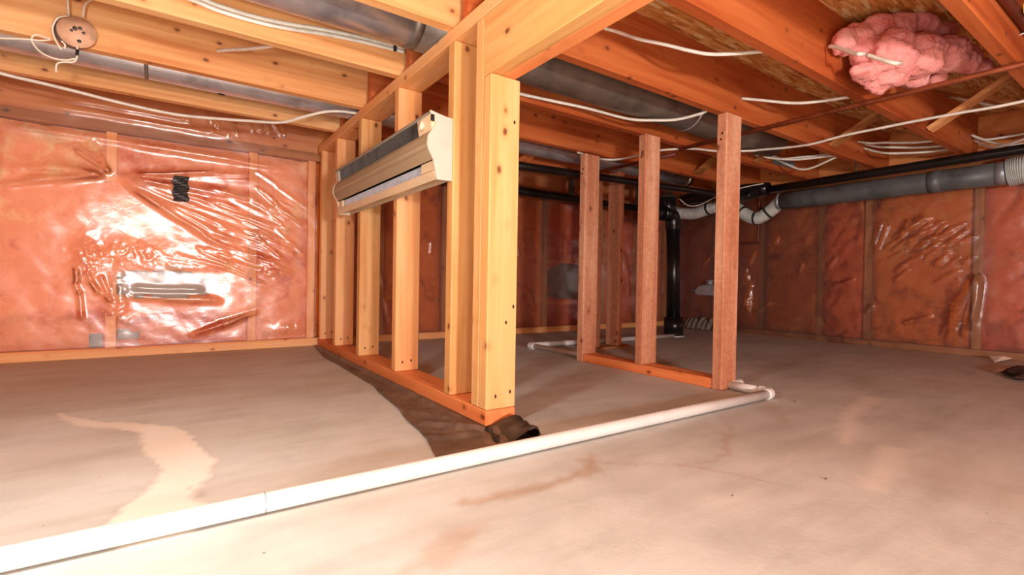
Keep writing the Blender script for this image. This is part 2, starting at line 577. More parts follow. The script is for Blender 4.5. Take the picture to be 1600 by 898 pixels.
def build_floor():
    xs = np.concatenate([np.arange(X0, -0.9, 0.1), np.arange(-0.9, 1.9, 0.008), np.arange(1.9, X1 + 0.05, 0.05)])
    ys = np.concatenate([np.arange(Y0, 0.2, 0.1), np.arange(0.2, 2.2, 0.008), np.arange(2.2, Y1 + 0.05, 0.05)])
    X, Y = np.meshgrid(xs, ys, indexing='ij')
    Z = (fnoise(X, Y, 1.5, 3) - 0.5) * 0.002
    me = grid_mesh('floor', np.stack([X, Y, Z], -1))
    wx = (fnoise(X, Y, 9, 11) - 0.5) * 0.05
    wy = (fnoise(X, Y, 9, 12) - 0.5) * 0.05
    wx2 = (fnoise(X, Y, 40, 13) - 0.5) * 0.022
    wy2 = (fnoise(X, Y, 40, 14) - 0.5) * 0.022

    def poly(pts, soft, wob=1.0):
        m = np.zeros_like(X)
        for (ax, ay, wa), (bx, by, wb) in zip(pts[:-1], pts[1:]):
            d, t = seg_dist(X + (wx * 0.5 + wx2) * wob, Y + (wy * 0.5 + wy2) * wob, (ax, ay), (bx, by))
            w = wa + (wb - wa) * np.clip(t, 0, 1)
            m = np.maximum(m, np.clip((w - d) / soft + 0.5, 0, 1))
        return m

    def put(nm, arr):
        a = me.attributes.new(nm, 'FLOAT', 'POINT')
        a.data.foreach_set('value', arr.reshape(-1).astype(np.float32))

    river = [(-0.24, 1.72, 0.006), (-0.17, 1.58, 0.02), (-0.08, 1.50, 0.028), (-0.02, 1.42, 0.035), (0.0, 1.27, 0.045), (0.03, 1.13, 0.042), (0.02, 1.05, 0.038), (-0.01, 0.97, 0.045), (-0.015, 0.92, 0.06), (-0.01, 0.89, 0.07)]
    put('pale', np.clip(poly(river, 0.012) + 0.6 * poly([(1.9, 0.65, 0.03), (1.6, 0.60, 0.02), (1.3, 0.50, 0.015)], 0.03) + 0.5 * poly([(1.35, 0.42, 0.025), (1.05, 0.36, 0.02)], 0.03), 0, 1))
    rim = np.clip(poly([(a, b, c + 0.006) for a, b, c in river], 0.008) - poly(river, 0.008), 0, 1)
    br = poly([(0.40, 0.70, 0.012), (0.52, 0.68, 0.012), (0.60, 0.69, 0.010), (0.67, 0.69, 0.016), (0.70, 0.73, 0.012), (0.74, 0.745, 0.004)], 0.02, 1.6)
    br += 0.7 * poly([(0.30, 0.60, 0.010), (0.36, 0.62, 0.020), (0.28, 0.56, 0.014), (0.16, 0.58, 0.004)], 0.03, 2)
    br += 0.8 * poly([(0.70, 0.735, 0.003), (0.78, 0.66, 0.003), (0.84, 0.62, 0.004), (0.90, 0.52, 0.003), (0.92, 0.44, 0.002)], 0.008)
    br += 0.7 * poly([(0.84, 0.62, 0.004), (0.90, 0.60, 0.003), (0.99, 0.60, 0.006), (1.08, 0.66, 0.008), (1.2, 0.72, 0.004)], 0.012, 1.6)
    br += 0.5 * poly([(1.75, 1.0, 0.02), (1.5, 0.78, 0.02), (1.35, 0.66, 0.01)], 0.05, 2)
    put('rust', np.clip(br, 0, 1))
    put('line', np.clip(rim * 0.22 + poly([(0.12, 0.92, 0.001), (0.05, 0.96, 0.001), (0.03, 1.02, 0.001)], 0.004) * 0.5, 0, 1))
    big = np.clip((fnoise(X, Y, 2.2, 21) - 0.52) * 4, 0, 1)
    wall_foot = np.exp(-((2.80 - Y) / 0.25) ** 2) * 0.6 + np.exp(-((3.6 - X) / 0.30) ** 2) * 0.7  # browner towards the foot of the far and right walls
    old = np.exp(-((X + 0.25) / 0.5) ** 2 - ((Y - 2.15) / 0.42) ** 2) * 0.55
    put('brown', np.clip(big * 0.35 + wall_foot + old, 0, 1))
    o = link('floor', me, M['floor'])
    o['kind'] = 'structure'
    return o


build_floor()

# ------------------------------------------------------------------ setting: ceiling, joists
def structure(name, x0, x1, y0, y1, z0, z1, mat):
    o = board(name, x0, x1, y0, y1, z0, z1, mat, None, 0.0)
    o['kind'] = 'structure'
    return o


ceiling = structure('ceiling', X0, X1, Y0, Y1, Z_S, Z_S + 0.02, M['osb'])
LEFT_J = [2.445, 2.045, 1.645, 1.240, 0.838, 0.435, 0.03, -0.34, -0.74, -1.15, -1.55]
RIGHT_J = [2.388, 1.985, 1.580, 1.180, 0.776, 0.376, -0.03, -0.39, -0.79, -1.2, -1.6]
for i, y in enumerate(LEFT_J):
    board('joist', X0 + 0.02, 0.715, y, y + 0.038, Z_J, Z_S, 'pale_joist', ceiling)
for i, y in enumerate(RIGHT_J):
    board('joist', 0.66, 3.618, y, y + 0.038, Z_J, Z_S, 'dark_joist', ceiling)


def bridging(x, ya, yb, za, zb, mat='plate'):
    """A diagonal wooden strut between two joists."""
    a, b = Vector((x, ya, za)), Vector((x, yb, zb))
    L = (b - a).length
    bm = bmesh.new()
    bm_box(bm, -0.032, 0.032, -L / 2, L / 2, -0.0095, 0.0095, 0.001)
    ang = math.atan2(zb - za, yb - ya)
    bmesh.ops.rotate(bm, verts=bm.verts, cent=(0, 0, 0), matrix=Matrix.Rotation(ang, 3, 'X'))
    link('bridging', bm_mesh(bm, 'bridging'), wood(mat, 1), ceiling, None, (a + b) / 2)


bridging(2.83, 0.772, 0.418, 1.085, 1.295, 'orange')
bridging(2.90, 0.418, 0.772, 1.09, 1.29, 'dull')
bridging(2.83, 1.176, 0.818, 1.10, 1.295, 'dull')
bridging(2.90, 0.820, 1.174, 1.09, 1.29, 'dull')
bridging(2.83, 1.576, 1.222, 1.09, 1.29, 'dull')
bridging(1.72, 2.384, 2.027, 1.085, 1.20, 'plate')
bridging(2.83, 1.980, 1.622, 1.09, 1.29, 'dull')

# ------------------------------------------------------------------ setting: outer walls
PF = 2.78                         # front face of far wall framing
PR = 3.58                         # front face of right wall framing
wall_far = structure('wall_far', X0, X1 + 0.2, PF + 0.092, PF + 0.2, -0.02, Z_S, M['concrete'])
wall_right = structure('wall_right', PR + 0.092, PR + 0.2, Y0, PF + 0.09, -0.02, Z_S, M['concrete'])
structure('wall_left', X0 - 0.1, X0, Y0, PF + 0.09, -0.02, Z_S, M['brown_wall'])
structure('wall_near', X0 - 0.1, X1 + 0.2, Y0 - 0.1, Y0, -0.02, Z_S, M['brown_wall'])
board('bottom_plate', X0 + 0.01, PR, PF, PF + 0.089, 0.0, 0.042, 'orange', wall_far)
board('top_plate', X0 + 0.01, PR, PF, PF + 0.089, 0.990, 1.034, 'dull', wall_far)
board('rim_board', X0 + 0.01, PR, PF + 0.045, PF + 0.085, 1.036, Z_S - 0.002, 'joist', wall_far)
board('bottom_plate', PR, PR + 0.089, Y0 + 0.01, PF - 0.005, 0.0, 0.038, 'dull', wall_right)
board('top_plate', PR, PR + 0.089, Y0 + 0.01, PF - 0.005, 1.035, 1.073, 'dull', wall_right)
board('rim_board', 3.620, 3.658, Y0 + 0.01, PF - 0.005, 1.074, Z_S - 0.002, 'joist', wall_right)
FAR_S = [-1.72, -1.17, -0.62, -0.238, 0.315, 0.595, 0.98, 1.39, 1.80, 2.20, 2.78, 3.18, 3.54]
RIGHT_S = [-1.4, -0.95, -0.55, -0.1, 0.33, 0.735, 1.245, 1.52, 1.92, 2.32, 2.70]
for x in FAR_S:
    board('stud', x, x + 0.038, PF, PF + 0.088, 0.043, 0.989, 'dull' if x > 0.9 else 'orange', wall_far)
for y in RIGHT_S:
    board('stud', PR, PR + 0.088, y, y + 0.038, 0.039, 1.034, 'dull', wall_right)
# blocking round a plain grey patch of the far wall
for z in (0.505, 0.20):
    board('blocking', 2.24, 2.778, PF + 0.0, PF + 0.06, z, z + 0.034, 'plate', wall_far)


board('vent_panel', 2.24, 2.775, PF + 0.055, PF + 0.07, 0.234, 0.505, plain('grey_vent_panel', S(128, 108, 96), 0.7), wall_far, 0.001)


def batt(side, a0, a1, z0, z1, seed, gaps=(), mat='batt', depth=0.004, over=None):
    """A fibreglass batt between two studs: puffy grid, missing where GAPS (a, z, ra, rz) bare the wall."""
    na, nz = max(6, int((a1 - a0) / 0.015)), int((z1 - z0) / 0.015)
    A, Z = np.meshgrid(np.linspace(a0, a1, na), np.linspace(z0, z1, nz), indexing='ij')
    d = fnoise(A, Z, 7, seed, 4) * 0.045 - 0.012
    e = np.minimum(np.minimum(A - a0, a1 - A), np.minimum(Z - z0, z1 - Z))
    d = depth + d + 0.02 * np.exp(-(e / 0.02) ** 2)
    d += 0.025 * np.exp(-((np.abs(fnoise(A, Z, 4, seed + 5, 2) - 0.5)) / 0.018) ** 2)
    d = np.clip(d, -0.008, 0.075)
    if over:
        lap = (Z + (fnoise(A, Z, 14, seed + 3, 2) - 0.5) * 0.1 > over[0]) & (Z + (fnoise(A, Z, 11, seed + 4, 2) - 0.5) * 0.1 < over[1])
        d = np.where(lap, np.minimum(d, -0.003), d)
    hole = np.zeros_like(A, bool)
    for ga, gz, ra, rz in gaps:
        q = np.abs((A - ga) / ra) ** 3 + np.abs((Z - gz) / rz) ** 3 + (fnoise(A, Z, 16, seed + 9, 3) - 0.5) * 1.6
        d = np.maximum(d, np.where(q < 1.4, 0.03, -1))
        hole |= q < 1.0
    P = np.stack([A, PF + d, Z], -1) if side == 'far' else np.stack([PR + d, A, Z], -1)
    c = P.reshape(-1, 3).mean(0)
    me = grid_mesh('insulation_batt', P - c)
    if hole.any():
        bm = bmesh.new()
        bm.from_mesh(me)
        bm.verts.ensure_lookup_table()
        hv = hole.reshape(-1)
        bmesh.ops.delete(bm, geom=[bm.verts[i] for i in np.nonzero(hv)[0]], context='VERTS')
        bm.to_mesh(me)
        bm.free()
    link('insulation_batt', me, M[mat], wall_far if side == 'far' else wall_right, None, Vector(c))


far_gaps = {3: [(-0.02, 0.325, 0.165, 0.052), (-0.165, 0.092, 0.030, 0.016)],
            2: [(-0.272, 0.078, 0.020, 0.022), ],
            4: [], 9: [(2.50, 0.37, 0.25, 0.125)]}
for i in range(len(FAR_S) - 1):
    a0, a1 = FAR_S[i] + 0.038, FAR_S[i + 1]
    if a1 - a0 < 0.02:
        continue
    over = None
    if i == 2: a1, over = a1 + 0.024, (0.17, 0.78)
    if i == 3: a0, over = a0 - 0.014, (0.17, 0.78)
    batt('far', a0, a1, 0.044, 0.987, 100 + i, far_gaps.get(i, ()), 'batt' if i < 5 else 'batt_dim_pink' if i in (9, 10) else 'batt_dim', 0.004, over)
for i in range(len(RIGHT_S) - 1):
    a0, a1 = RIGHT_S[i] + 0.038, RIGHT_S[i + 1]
    batt('right', a0, a1, 0.04, 1.032, 200 + i, [(1.315, 0.375, 0.03, 0.03)] if i == 5 else (), 'batt_dim_pink' if i in (4, 6) else 'batt_dim')

# ------------------------------------------------------------------ interior stud walls
WX0, WX1 = 0.645, 0.734           # main stud wall faces
main = empty('stud_wall', (0.69, 1.9, 0), 'long bare stud wall with doubled front post and overhead beam, heater on its left face', 'stud wall')
board('bottom_plate', WX0, WX1, 1.036, 2.745, 0.002, 0.040, 'plate', main)
board('top_plate', WX0, WX1, -0.9, 2.775, 1.036, 1.074, 'orange', main)


def nails(st, pts, axis, kind='nail'):
    for p in pts:
        bm = bmesh.new()
        bmesh.ops.create_cone(bm, cap_ends=True, segments=8, radius1=0.0026, radius2=0.0026, depth=0.004)
        rot = {'x': Matrix.Rotation(math.pi / 2, 3, 'Y'), 'y': Matrix.Rotation(math.pi / 2, 3, 'X'), 'z': Matrix.Identity(3)}[axis]
        bmesh.ops.transform(bm, matrix=rot.to_4x4(), verts=bm.verts)
        bmesh.ops.scale(bm, vec=(1, 1, 1.9), verts=bm.verts)
        link(kind, bm_mesh(bm, kind), M['nail'], st, None, p)


for k, (y, kind) in enumerate(((1.229, 'gold'), (1.643, 'orange'), (2.052, 'gold'), (2.416, 'orange'), (2.70, 'orange'))):
    st = board('stud', WX0 + (0.001 if k else 0.0), WX1, y, y + 0.038, 0.041, 1.035, kind, main, 0.003)
    if k:
        nails(st, [(0.672, y, 0.041 + 0.032), (0.705, y, 0.041 + 0.036)], 'y')
board('king_stud', WX0, WX1, 1.075, 1.112, 0.041, 1.035, 'gold', main, 0.003)
ks = board('jack_stud', WX0, WX1, 1.036, 1.0735, 0.041, 0.880, 'gold', main, 0.003)
nails(ks, [(0.672, 1.036, 0.075), (0.716, 1.036, 0.082), (0.700, 1.036, 0.26), (0.722, 1.036, 0.30), (0.716, 1.036, 0.77)], 'y')
board('header', WX0, WX0 + 0.0375, -0.9, 1.0735, 0.881, 1.034, 'gold', main, 0.002)
board('header', WX0 + 0.0385, WX0 + 0.076, -0.9, 1.0735, 0.881, 1.034, 'plate', main, 0.002)

short = empty('stud_wall', (1.6, 1.33, 0), 'short low wall of three rough reddish studs on a floor plate, open space around', 'stud wall')
SX0, SX1 = 1.556, 1.645
board('bottom_plate', SX0 + 0.004, SX1 - 0.002, 1.012, 1.668, 0.001, 0.037, 'plate', short)
for y, zb, zt in ((0.973, 0.0, 0.957), (1.322, 0.038, 0.966), (1.670, 0.0, 0.958)):
    st = board('stud', SX0, SX1, y, y + 0.038, zb, zt, 'red', short, 0.003)
    nails(st, [(SX0, y + 0.016, zt - 0.07), (SX0, y + 0.022, zt - 0.09)], 'x')

back = empty('stud_wall', (2.02, 1.95, 0), 'pair of studs on a short plate behind the low reddish stud wall', 'stud wall')
board('bottom_plate', 1.880, 2.165, 1.925, 2.014, 0.0, 0.012, 'dull', back)
board('stud', 1.888, 1.926, 1.925, 2.014, 0.0125, 0.950, 'red', back, 0.003)
board('stud', 2.055, 2.093, 1.925, 2.014, 0.0125, 0.990, 'red', back, 0.003)


# ------------------------------------------------------------------ clear plastic vapour barriers
def ridge(A, Z, a, b, w, amp, end=0.15, skew=0.0):
    d, t = seg_dist(A, Z, a, b)
    L = math.hypot(b[0] - a[0], b[1] - a[1]) + 1e-9
    tap = np.clip(t / end, 0, 1) * np.clip((1 - t) / end, 0, 1)
    tap = tap * tap * (3 - 2 * tap)
    return amp * np.exp(-(d / w) ** 2) * tap


def sheet(name, side, a0, a1, z0, z1, res, ridges, seed, label, crumple=()):
    A, Z = np.meshgrid(np.arange(a0, a1 + res * 0.5, res), np.arange(z0, z1, res), indexing='ij')
    h = 0.004 + 0.010 * (fnoise(A, Z, 2.5, seed, 3) - 0.5)
    h += 0.004 * (fnoise(A + Z * 0.6, Z - A * 0.25, 14, seed + 1, 2) - 0.5)
    W = (fnoise(A, Z, 6, seed + 2, 2) - 0.5) * 0.010
    W2 = (fnoise(A, Z, 6, seed + 3, 2) - 0.5) * 0.010
    for a_, b_, w_, amp_ in ridges:
        h += ridge(A + W, Z + W2, a_, b_, w_ * 1.35, amp_ * 1.25)
    for ca, cz, ra, rz, amp, sc in crumple:
        m = np.exp(-((A - ca) / ra) ** 2 - ((Z - cz) / rz) ** 2)
        n1 = np.abs(fnoise(A, Z, sc, seed + 7, 3) - 0.5) * 2
        h += m * amp * (1 - n1)
    h = np.clip(h, 0.0012, 0.036)
    P = np.stack([A, PF - 0.002 - h, Z], -1) if side == 'far' else np.stack([PR - 0.002 - h, A, Z], -1)
    c = P.reshape(-1, 3).mean(0)
    me = grid_mesh(name, P - c)
    if side == 'right':
        me.flip_normals()
    o = link(name, me, M['poly'], None, None, Vector(c))
    return tag(o, label, 'plastic sheet')


R = random.Random(3)
left_r = []
T = (-0.218, 0.805)
for k in range(24):                                  # folds fanning out from the staple at the second stud
    ang = math.radians(R.uniform(-38, 10))
    L = R.uniform(0.22, 0.62)
    s = R.uniform(0.02, 0.10)
    a = (T[0] + math.cos(ang) * s, T[1] + math.sin(ang) * s)
    left_r.append((a, (T[0] + math.cos(ang) * L, T[1] + math.sin(ang) * L), R.uniform(0.006, 0.012), R.uniform(0.002, 0.004)))
for k in range(9):
    ang = math.radians(180 + R.uniform(-10, 26))
    L = R.uniform(0.2, 0.42)
    a = (T[0] + math.cos(ang) * 0.02, T[1] + math.sin(ang) * 0.02)
    left_r.append((a, (T[0] + math.cos(ang) * L, T[1] + math.sin(ang) * L), R.uniform(0.007, 0.014), R.uniform(0.003, 0.0045)))
for k in range(5):
    ang = math.radians(R.uniform(110, 150))
    left_r.append(((T[0], T[1]), (T[0] + math.cos(ang) * 0.16, T[1] + math.sin(ang) * 0.16), 0.006, 0.005))
for k in range(42):                                  # dense slanting folds between the two studs
    x, z = R.uniform(-0.05, 0.34), R.uniform(0.42, 0.80)
    L = R.uniform(0.10, 0.30)
    ang = math.radians(R.uniform(-26, -12))
    left_r.append(((x, z), (x + math.cos(ang) * L, z + math.sin(ang) * L), R.uniform(0.004, 0.009), R.uniform(0.0016, 0.0032)))
for k in range(16):                                  # right bay by the stud wall
    x, z = R.uniform(0.32, 0.46), R.uniform(0.45, 0.93)
    L = R.uniform(0.08, 0.24)
    ang = math.radians(R.uniform(-45, -25))
    left_r.append(((x, z), (x + math.cos(ang) * L, z + math.sin(ang) * L), R.uniform(0.003, 0.007), R.uniform(0.002, 0.004)))
for k in range(14):                                  # pulled folds over the rim
    x = R.uniform(-0.1, 0.52)
    left_r.append(((x, 1.18), (x + R.uniform(0.02, 0.07), R.uniform(1.04, 1.10)), R.uniform(0.004, 0.007), R.uniform(0.004, 0.006)))
for z, xa, xb in ((0.955, -0.6, 0.36), (0.94, -0.2, 0.5), (1.06, -0.5, 0.25), (0.268, -0.17, 0.20), (0.255, -0.05, 0.22), (1.10, -0.4, 0.1), (0.31, -0.16, 0.14)):
    left_r.append(((xa, z), (xb, z - 0.012), 0.010, 0.006))
for k in range(7):                                   # crossing folds at the lower right
    x = 0.06 + 0.025 * k
    left_r.append(((x, 0.08 + 0.006 * k), (x + 0.16, 0.15 + 0.008 * k), 0.007, 0.005))
for k in range(7):
    x, z = R.uniform(-0.36, -0.20), R.uniform(0.30, 0.52)
    ang = math.radians(R.uniform(-95, -45))
    L = R.uniform(0.06, 0.16)
    left_r.append(((x, z), (x + math.cos(ang) * L, z + math.sin(ang) * L), 0.006, 0.006))
sheet('vapour_barrier', 'far', -0.80, 0.640, 0.045, 1.24, 0.0045, left_r, 40,
      'glossy clear plastic sheet over pink batts, left of the long stud wall',
      [(-0.16, 0.46, 0.14, 0.05, 0.012, 26), (-0.30, 0.42, 0.04, 0.09, 0.012, 26), (-0.19, 0.26, 0.035, 0.09, 0.012, 30), (0.06, 0.41, 0.20, 0.02, 0.005, 24), (0.42, 0.40, 0.05, 0.03, 0.01, 30), (0.50, 0.10, 0.06, 0.03, 0.012, 24)])
farR = []
for k in range(26):
    x, z = R.uniform(0.9, 3.4), R.uniform(0.15, 0.9)
    ang = math.radians(R.uniform(-110, -60))
    L = R.uniform(0.08, 0.25)
    farR.append(((x, z), (x + math.cos(ang) * L, z + math.sin(ang) * L), R.uniform(0.006, 0.012), R.uniform(0.004, 0.008)))
sheet('vapour_barrier', 'far', 0.740, 3.555, 0.040, 1.24, 0.009, farR, 60,
      'clear plastic sheet on the dim far wall behind the short stud wall',
      [(2.2, 0.36, 0.05, 0.10, 0.006, 18), (2.35, 0.96, 0.2, 0.05, 0.010, 14)])
rr = []
for k in range(34):                                  # fan of folds hanging from the stud near the right edge
    s = R.random()
    a = (0.745 + R.uniform(-0.015, 0.02), 0.44 + R.uniform(-0.03, 0.02))
    b = (0.74 + 0.17 * s, 0.06 + 0.14 * R.random())
    rr.append((a, b, R.uniform(0.005, 0.010), R.uniform(0.0025, 0.0045)))
for k in range(44):
    a = (0.76 + R.uniform(0, 0.30), 0.80 - R.uniform(0, 0.30))
    L = R.uniform(0.05, 0.15)
    ang = math.radians(R.uniform(-50, -28))
    rr.append((a, (a[0] + math.cos(ang) * L, a[1] + math.sin(ang) * L), R.uniform(0.004, 0.007), R.uniform(0.003, 0.006)))
for k in range(10):
    a = (2.02 + R.uniform(-0.03, 0.03), R.uniform(0.2, 0.55))
    rr.append((a, (a[0] + R.uniform(-0.02, 0.03), a[1] - R.uniform(0.05, 0.16)), 0.006, 0.007))
for k in range(18):
    a = (R.uniform(0.5, 2.6), R.uniform(0.1, 0.8))
    ang = math.radians(R.uniform(-80, -20))
    L = R.uniform(0.06, 0.2)
    rr.append((a, (a[0] + math.cos(ang) * L, a[1] + math.sin(ang) * L), R.uniform(0.006, 0.012), R.uniform(0.003, 0.006)))
sheet('vapour_barrier', 'right', -0.9, 2.74, 0.003, 1.03, 0.007, rr, 80,
      'clear plastic sheet over batts dimmed to brown on the right wall, under the grey duct',
      [(0.83, 0.22, 0.03, 0.14, 0.012, 40), (2.03, 0.23, 0.03, 0.05, 0.014, 30)])

bm = bmesh.new()
tp = []
for i in range(14):
    z = 0.708 + 0.116 * i / 13
    sh = 0.004 * math.sin(i * 1.1)
    tp.append([bm.verts.new((x + sh, PF - 0.033 - 0.004 * abs(math.sin(i * 0.9 + x * 60)), z)) for x in (0.002, 0.018, 0.034, 0.05, 0.062)])
for i in range(13):
    for k in range(4):
        bm.faces.new((tp[i][k], tp[i][k + 1], tp[i + 1][k + 1], tp[i + 1][k]))
bmesh.ops.solidify(bm, geom=bm.faces[:], thickness=0.0012)
bmesh.ops.translate(bm, verts=bm.verts, vec=(-0.033, -PF, -0.766))
tag(link('tape_strip', bm_mesh(bm, 'tape_strip'), M['tape'], None, None, (0.033, PF, 0.766)), 'short dark grey tape strip stuck upright on the plastic of the left wall', 'tape')


# ------------------------------------------------------------------ baseboard heater
HB, HY0, HY1 = 0.6445, 1.243, 2.185        # wall face, near and far end
heater = empty('baseboard_heater', (HB - 0.03, (HY0 + HY1) / 2, 0.643), 'cream electric baseboard heater fixed high across the studs of the long wall', 'heater')


def extrude_profile(name, prof, y0, y1, mat, parent, thick=None, closed=True, kind=None):
    """Profile of (x, z) points swept from y0 to y1; an open profile gets THICK."""
    def build(bm):
        if closed:
            a = [bm.verts.new((x, y0, z)) for x, z in prof]
            b = [bm.verts.new((x, y1, z)) for x, z in prof]
            n = len(prof)
            for i in range(n):
                bm.faces.new((a[i], a[(i + 1) % n], b[(i + 1) % n], b[i]))
            bm.faces.new(list(reversed(a)))
            bm.faces.new(b)
            bmesh.ops.recalc_face_normals(bm, faces=bm.faces[:])
        else:
            a = [bm.verts.new((x, y0, z)) for x, z in prof]
            b = [bm.verts.new((x, y1, z)) for x, z in prof]
            for i in range(len(prof) - 1):
                bm.faces.new((a[i], a[i + 1], b[i + 1], b[i]))
            bmesh.ops.solidify(bm, geom=bm.faces[:], thickness=thick)
    return join_meshes(name, build, mat, parent, kind)


extrude_profile('back_panel', [(HB, 0.645), (HB, 0.818), (HB - 0.003, 0.818), (HB - 0.003, 0.645)], HY0, HY1, M['cream'], heater)
extrude_profile('top_hood', [(HB - 0.002, 0.817), (0.600, 0.823), (0.577, 0.827), (0.574, 0.822), (0.578, 0.818)], HY0 - 0.002, HY1, M['almond'], heater, 0.003, False)
extrude_profile('front_panel', [(0.592, 0.776), (0.583, 0.776), (0.574, 0.762), (0.570, 0.738), (0.574, 0.722), (0.588, 0.697), (0.598, 0.697)], HY0, HY1, M['cream_dark'], heater, 0.002, False)
extrude_profile('bottom_panel', [(0.592, 0.667), (0.594, 0.658), (0.601, 0.644), (HB - 0.0005, 0.655), (HB - 0.0005, 0.660), (0.602, 0.650), (0.598, 0.667)], HY0, HY1, M['cream_dark'], heater)
cap_prof = [(HB, 0.643), (HB, 0.817), (0.622, 0.819), (0.600, 0.823), (0.576, 0.828), (0.584, 0.806), (0.594, 0.796), (0.583, 0.778), (0.571, 0.760), (0.568, 0.736), (0.573, 0.720), (0.587, 0.696), (0.592, 0.672), (0.599, 0.642)]
extrude_profile('end_cap', cap_prof, HY0 - 0.007, HY0 - 0.001, M['almond'], heater)
extrude_profile('end_cap', cap_prof, HY1 + 0.001, HY1 + 0.007, M['cream'], heater)
extrude_profile('shadow_liner', [(0.628, 0.66), (0.628, 0.815), (0.630, 0.815), (0.630, 0.66)], HY0 + 0.06, HY1 - 0.05, M['dark_steel'], heater)


def fins(bm):
    n = 74
    for i in range(n):
        y = HY0 + 0.10 + (HY1 - HY0 - 0.16) * i / (n - 1)
        a = [(0.580, y, 0.818), (0.586, y + 0.006, 0.779), (0.626, y + 0.006, 0.772), (0.626, y, 0.814)]
        vs_ = [bm.verts.new(p) for p in a]
        vb = [bm.verts.new((p[0], p[1] + 0.0016, p[2])) for p in a]
        bm.faces.new(vs_); bm.faces.new(list(reversed(vb)))
        for k in range(4):
            bm.faces.new((vs_[k], vb[k], vb[(k + 1) % 4], vs_[(k + 1) % 4]))


join_meshes('grille', fins, M['dark_steel'], heater, 'stuff')


def elem(bm):
    n = 150
    for i in range(n):
        y = HY0 + 0.10 + (HY1 - HY0 - 0.18) * i / (n - 1)
        bm_box(bm, 0.598, 0.627, y, y + 0.002, 0.668, 0.695)
    bm_box(bm, 0.606, 0.620, HY0 + 0.06, HY1 - 0.05, 0.676, 0.688)


join_meshes('heating_element', elem, M['fin'], heater, 'stuff')
board('end_block', 0.5925, 0.628, HY0, HY0 + 0.085, 0.669, 0.697, M['cream_dark'], heater, 0.001)
board('end_block', 0.5925, 0.628, HY1 - 0.055, HY1, 0.669, 0.697, M['cream_dark'], heater, 0.001)
extrude_profile('wiring_cover', [(0.584, 0.776), (0.580, 0.800), (0.578, 0.820), (0.600, 0.820), (0.600, 0.776)], HY0, HY0 + 0.085, M['cream_dark'], heater)
extrude_profile('wiring_cover', [(0.584, 0.776), (0.580, 0.800), (0.578, 0.820), (0.600, 0.820), (0.600, 0.776)], HY1 - 0.045, HY1, M['almond'], heater)
pipe('thermostat_knob', (0.582, HY0 + 0.055, 0.799), (0.572, HY0 + 0.055, 0.800), 0.013, M['cream'], heater, 20)
board('cap_slot', 0.578, 0.588, HY0 - 0.0085, HY0 - 0.006, 0.799, 0.817, M['black'], heater, 0.0)

# ------------------------------------------------------------------ dark ground sheet under the long wall
def build_membrane():
    edge = [(2.72, 0.620, 0.66), (2.353, 0.580, 0.66), (1.982, 0.573, 0.66), (1.653, 0.565, 0.66), (1.308, 0.521, 0.66), (1.088, 0.490, 0.68), (1.03, 0.478, 0.726), (0.95, 0.455, 0.716), (0.871, 0.435, 0.690), (0.838, 0.428, 0.668)]
    ys = np.linspace(2.72, 0.838, 240)
    ey = np.array([e[0] for e in edge])[::-1]
    xl = np.interp(ys, ey, np.array([e[1] for e in edge])[::-1])
    xr = np.interp(ys, ey, np.array([e[2] for e in edge])[::-1])
    xl = xl + (fnoise(ys, ys * 0, 9, 5, 2) - 0.5) * 0.008
    s = np.linspace(0, 1, 46)
    X = xl[:, None] + (xr - xl)[:, None] * s[None, :]
    Y = np.repeat(ys[:, None], 46, 1)
    Z = 0.002 + 0.006 * np.clip(fnoise(X, Y, 22, 31, 3) - 0.35, 0, 1)
    near = 1 / (1 + np.exp(-(1.25 - Y) / 0.06))
    # a long crease beside the plate, then shallow buckles round the front post
    Z += 0.010 * np.exp(-((X - 0.628) / 0.010) ** 2) * (1 - near)
    for a, b, w, amp in (((0.52, 1.14), (0.62, 1.03), 0.014, 0.010), ((0.49, 1.02), (0.60, 0.98), 0.013, 0.008), ((0.61, 0.88), (0.65, 1.00), 0.012, 0.010), ((0.46, 0.91), (0.60, 0.89), 0.012, 0.006), ((0.54, 1.25), (0.60, 1.15), 0.012, 0.006)):
        d, t = seg_dist(X, Y, a, b)
        Z += amp * np.exp(-(d / w) ** 2)
    Z *= np.clip((Y - 0.836) / 0.03, 0.15, 1)
    under = (X > 0.64) & (Y > 1.03)
    Z = np.where(under, 0.0012, Z)
    P = np.stack([X, Y, Z], -1)
    c = np.array([0.6, 1.5, 0.0])
    me = grid_mesh('ground_sheet', P - c)
    if sum(p.normal.z for p in list(me.polygons)[:50]) < 0:
        me.flip_normals()
    return tag(link('ground_sheet', me, M['membrane'], None, None, Vector(c)), 'crumpled dark brown plastic sheet lying along the foot of the long stud wall', 'ground sheet')


gs = build_membrane()


def curl(bm):
    # the sheet's right edge lifts beside the post and rolls back on itself
    prof = [(0.640, 0.004), (0.662, 0.010), (0.684, 0.022), (0.706, 0.032), (0.724, 0.036), (0.737, 0.031), (0.742, 0.021), (0.738, 0.011), (0.728, 0.008)]
    rows = []
    for i in range(14):
        t = i / 13
        y = 0.868 + 0.158 * t
        k = 1.0 - 0.35 * t + 0.12 * math.sin(i * 1.3)
        rows.append([bm.verts.new((x - 0.050 * (1 - t) - 0.006 + 0.003 * math.sin(i * 0.9), y, 0.002 + z * k)) for x, z in prof])
    for i in range(13):
        for j in range(len(prof) - 1):
            bm.faces.new((rows[i][j], rows[i][j + 1], rows[i + 1][j + 1], rows[i + 1][j]))
    bmesh.ops.solidify(bm, geom=bm.faces[:], thickness=0.0015)


join_meshes('turned_corner', curl, M['membrane'], gs, None, True)

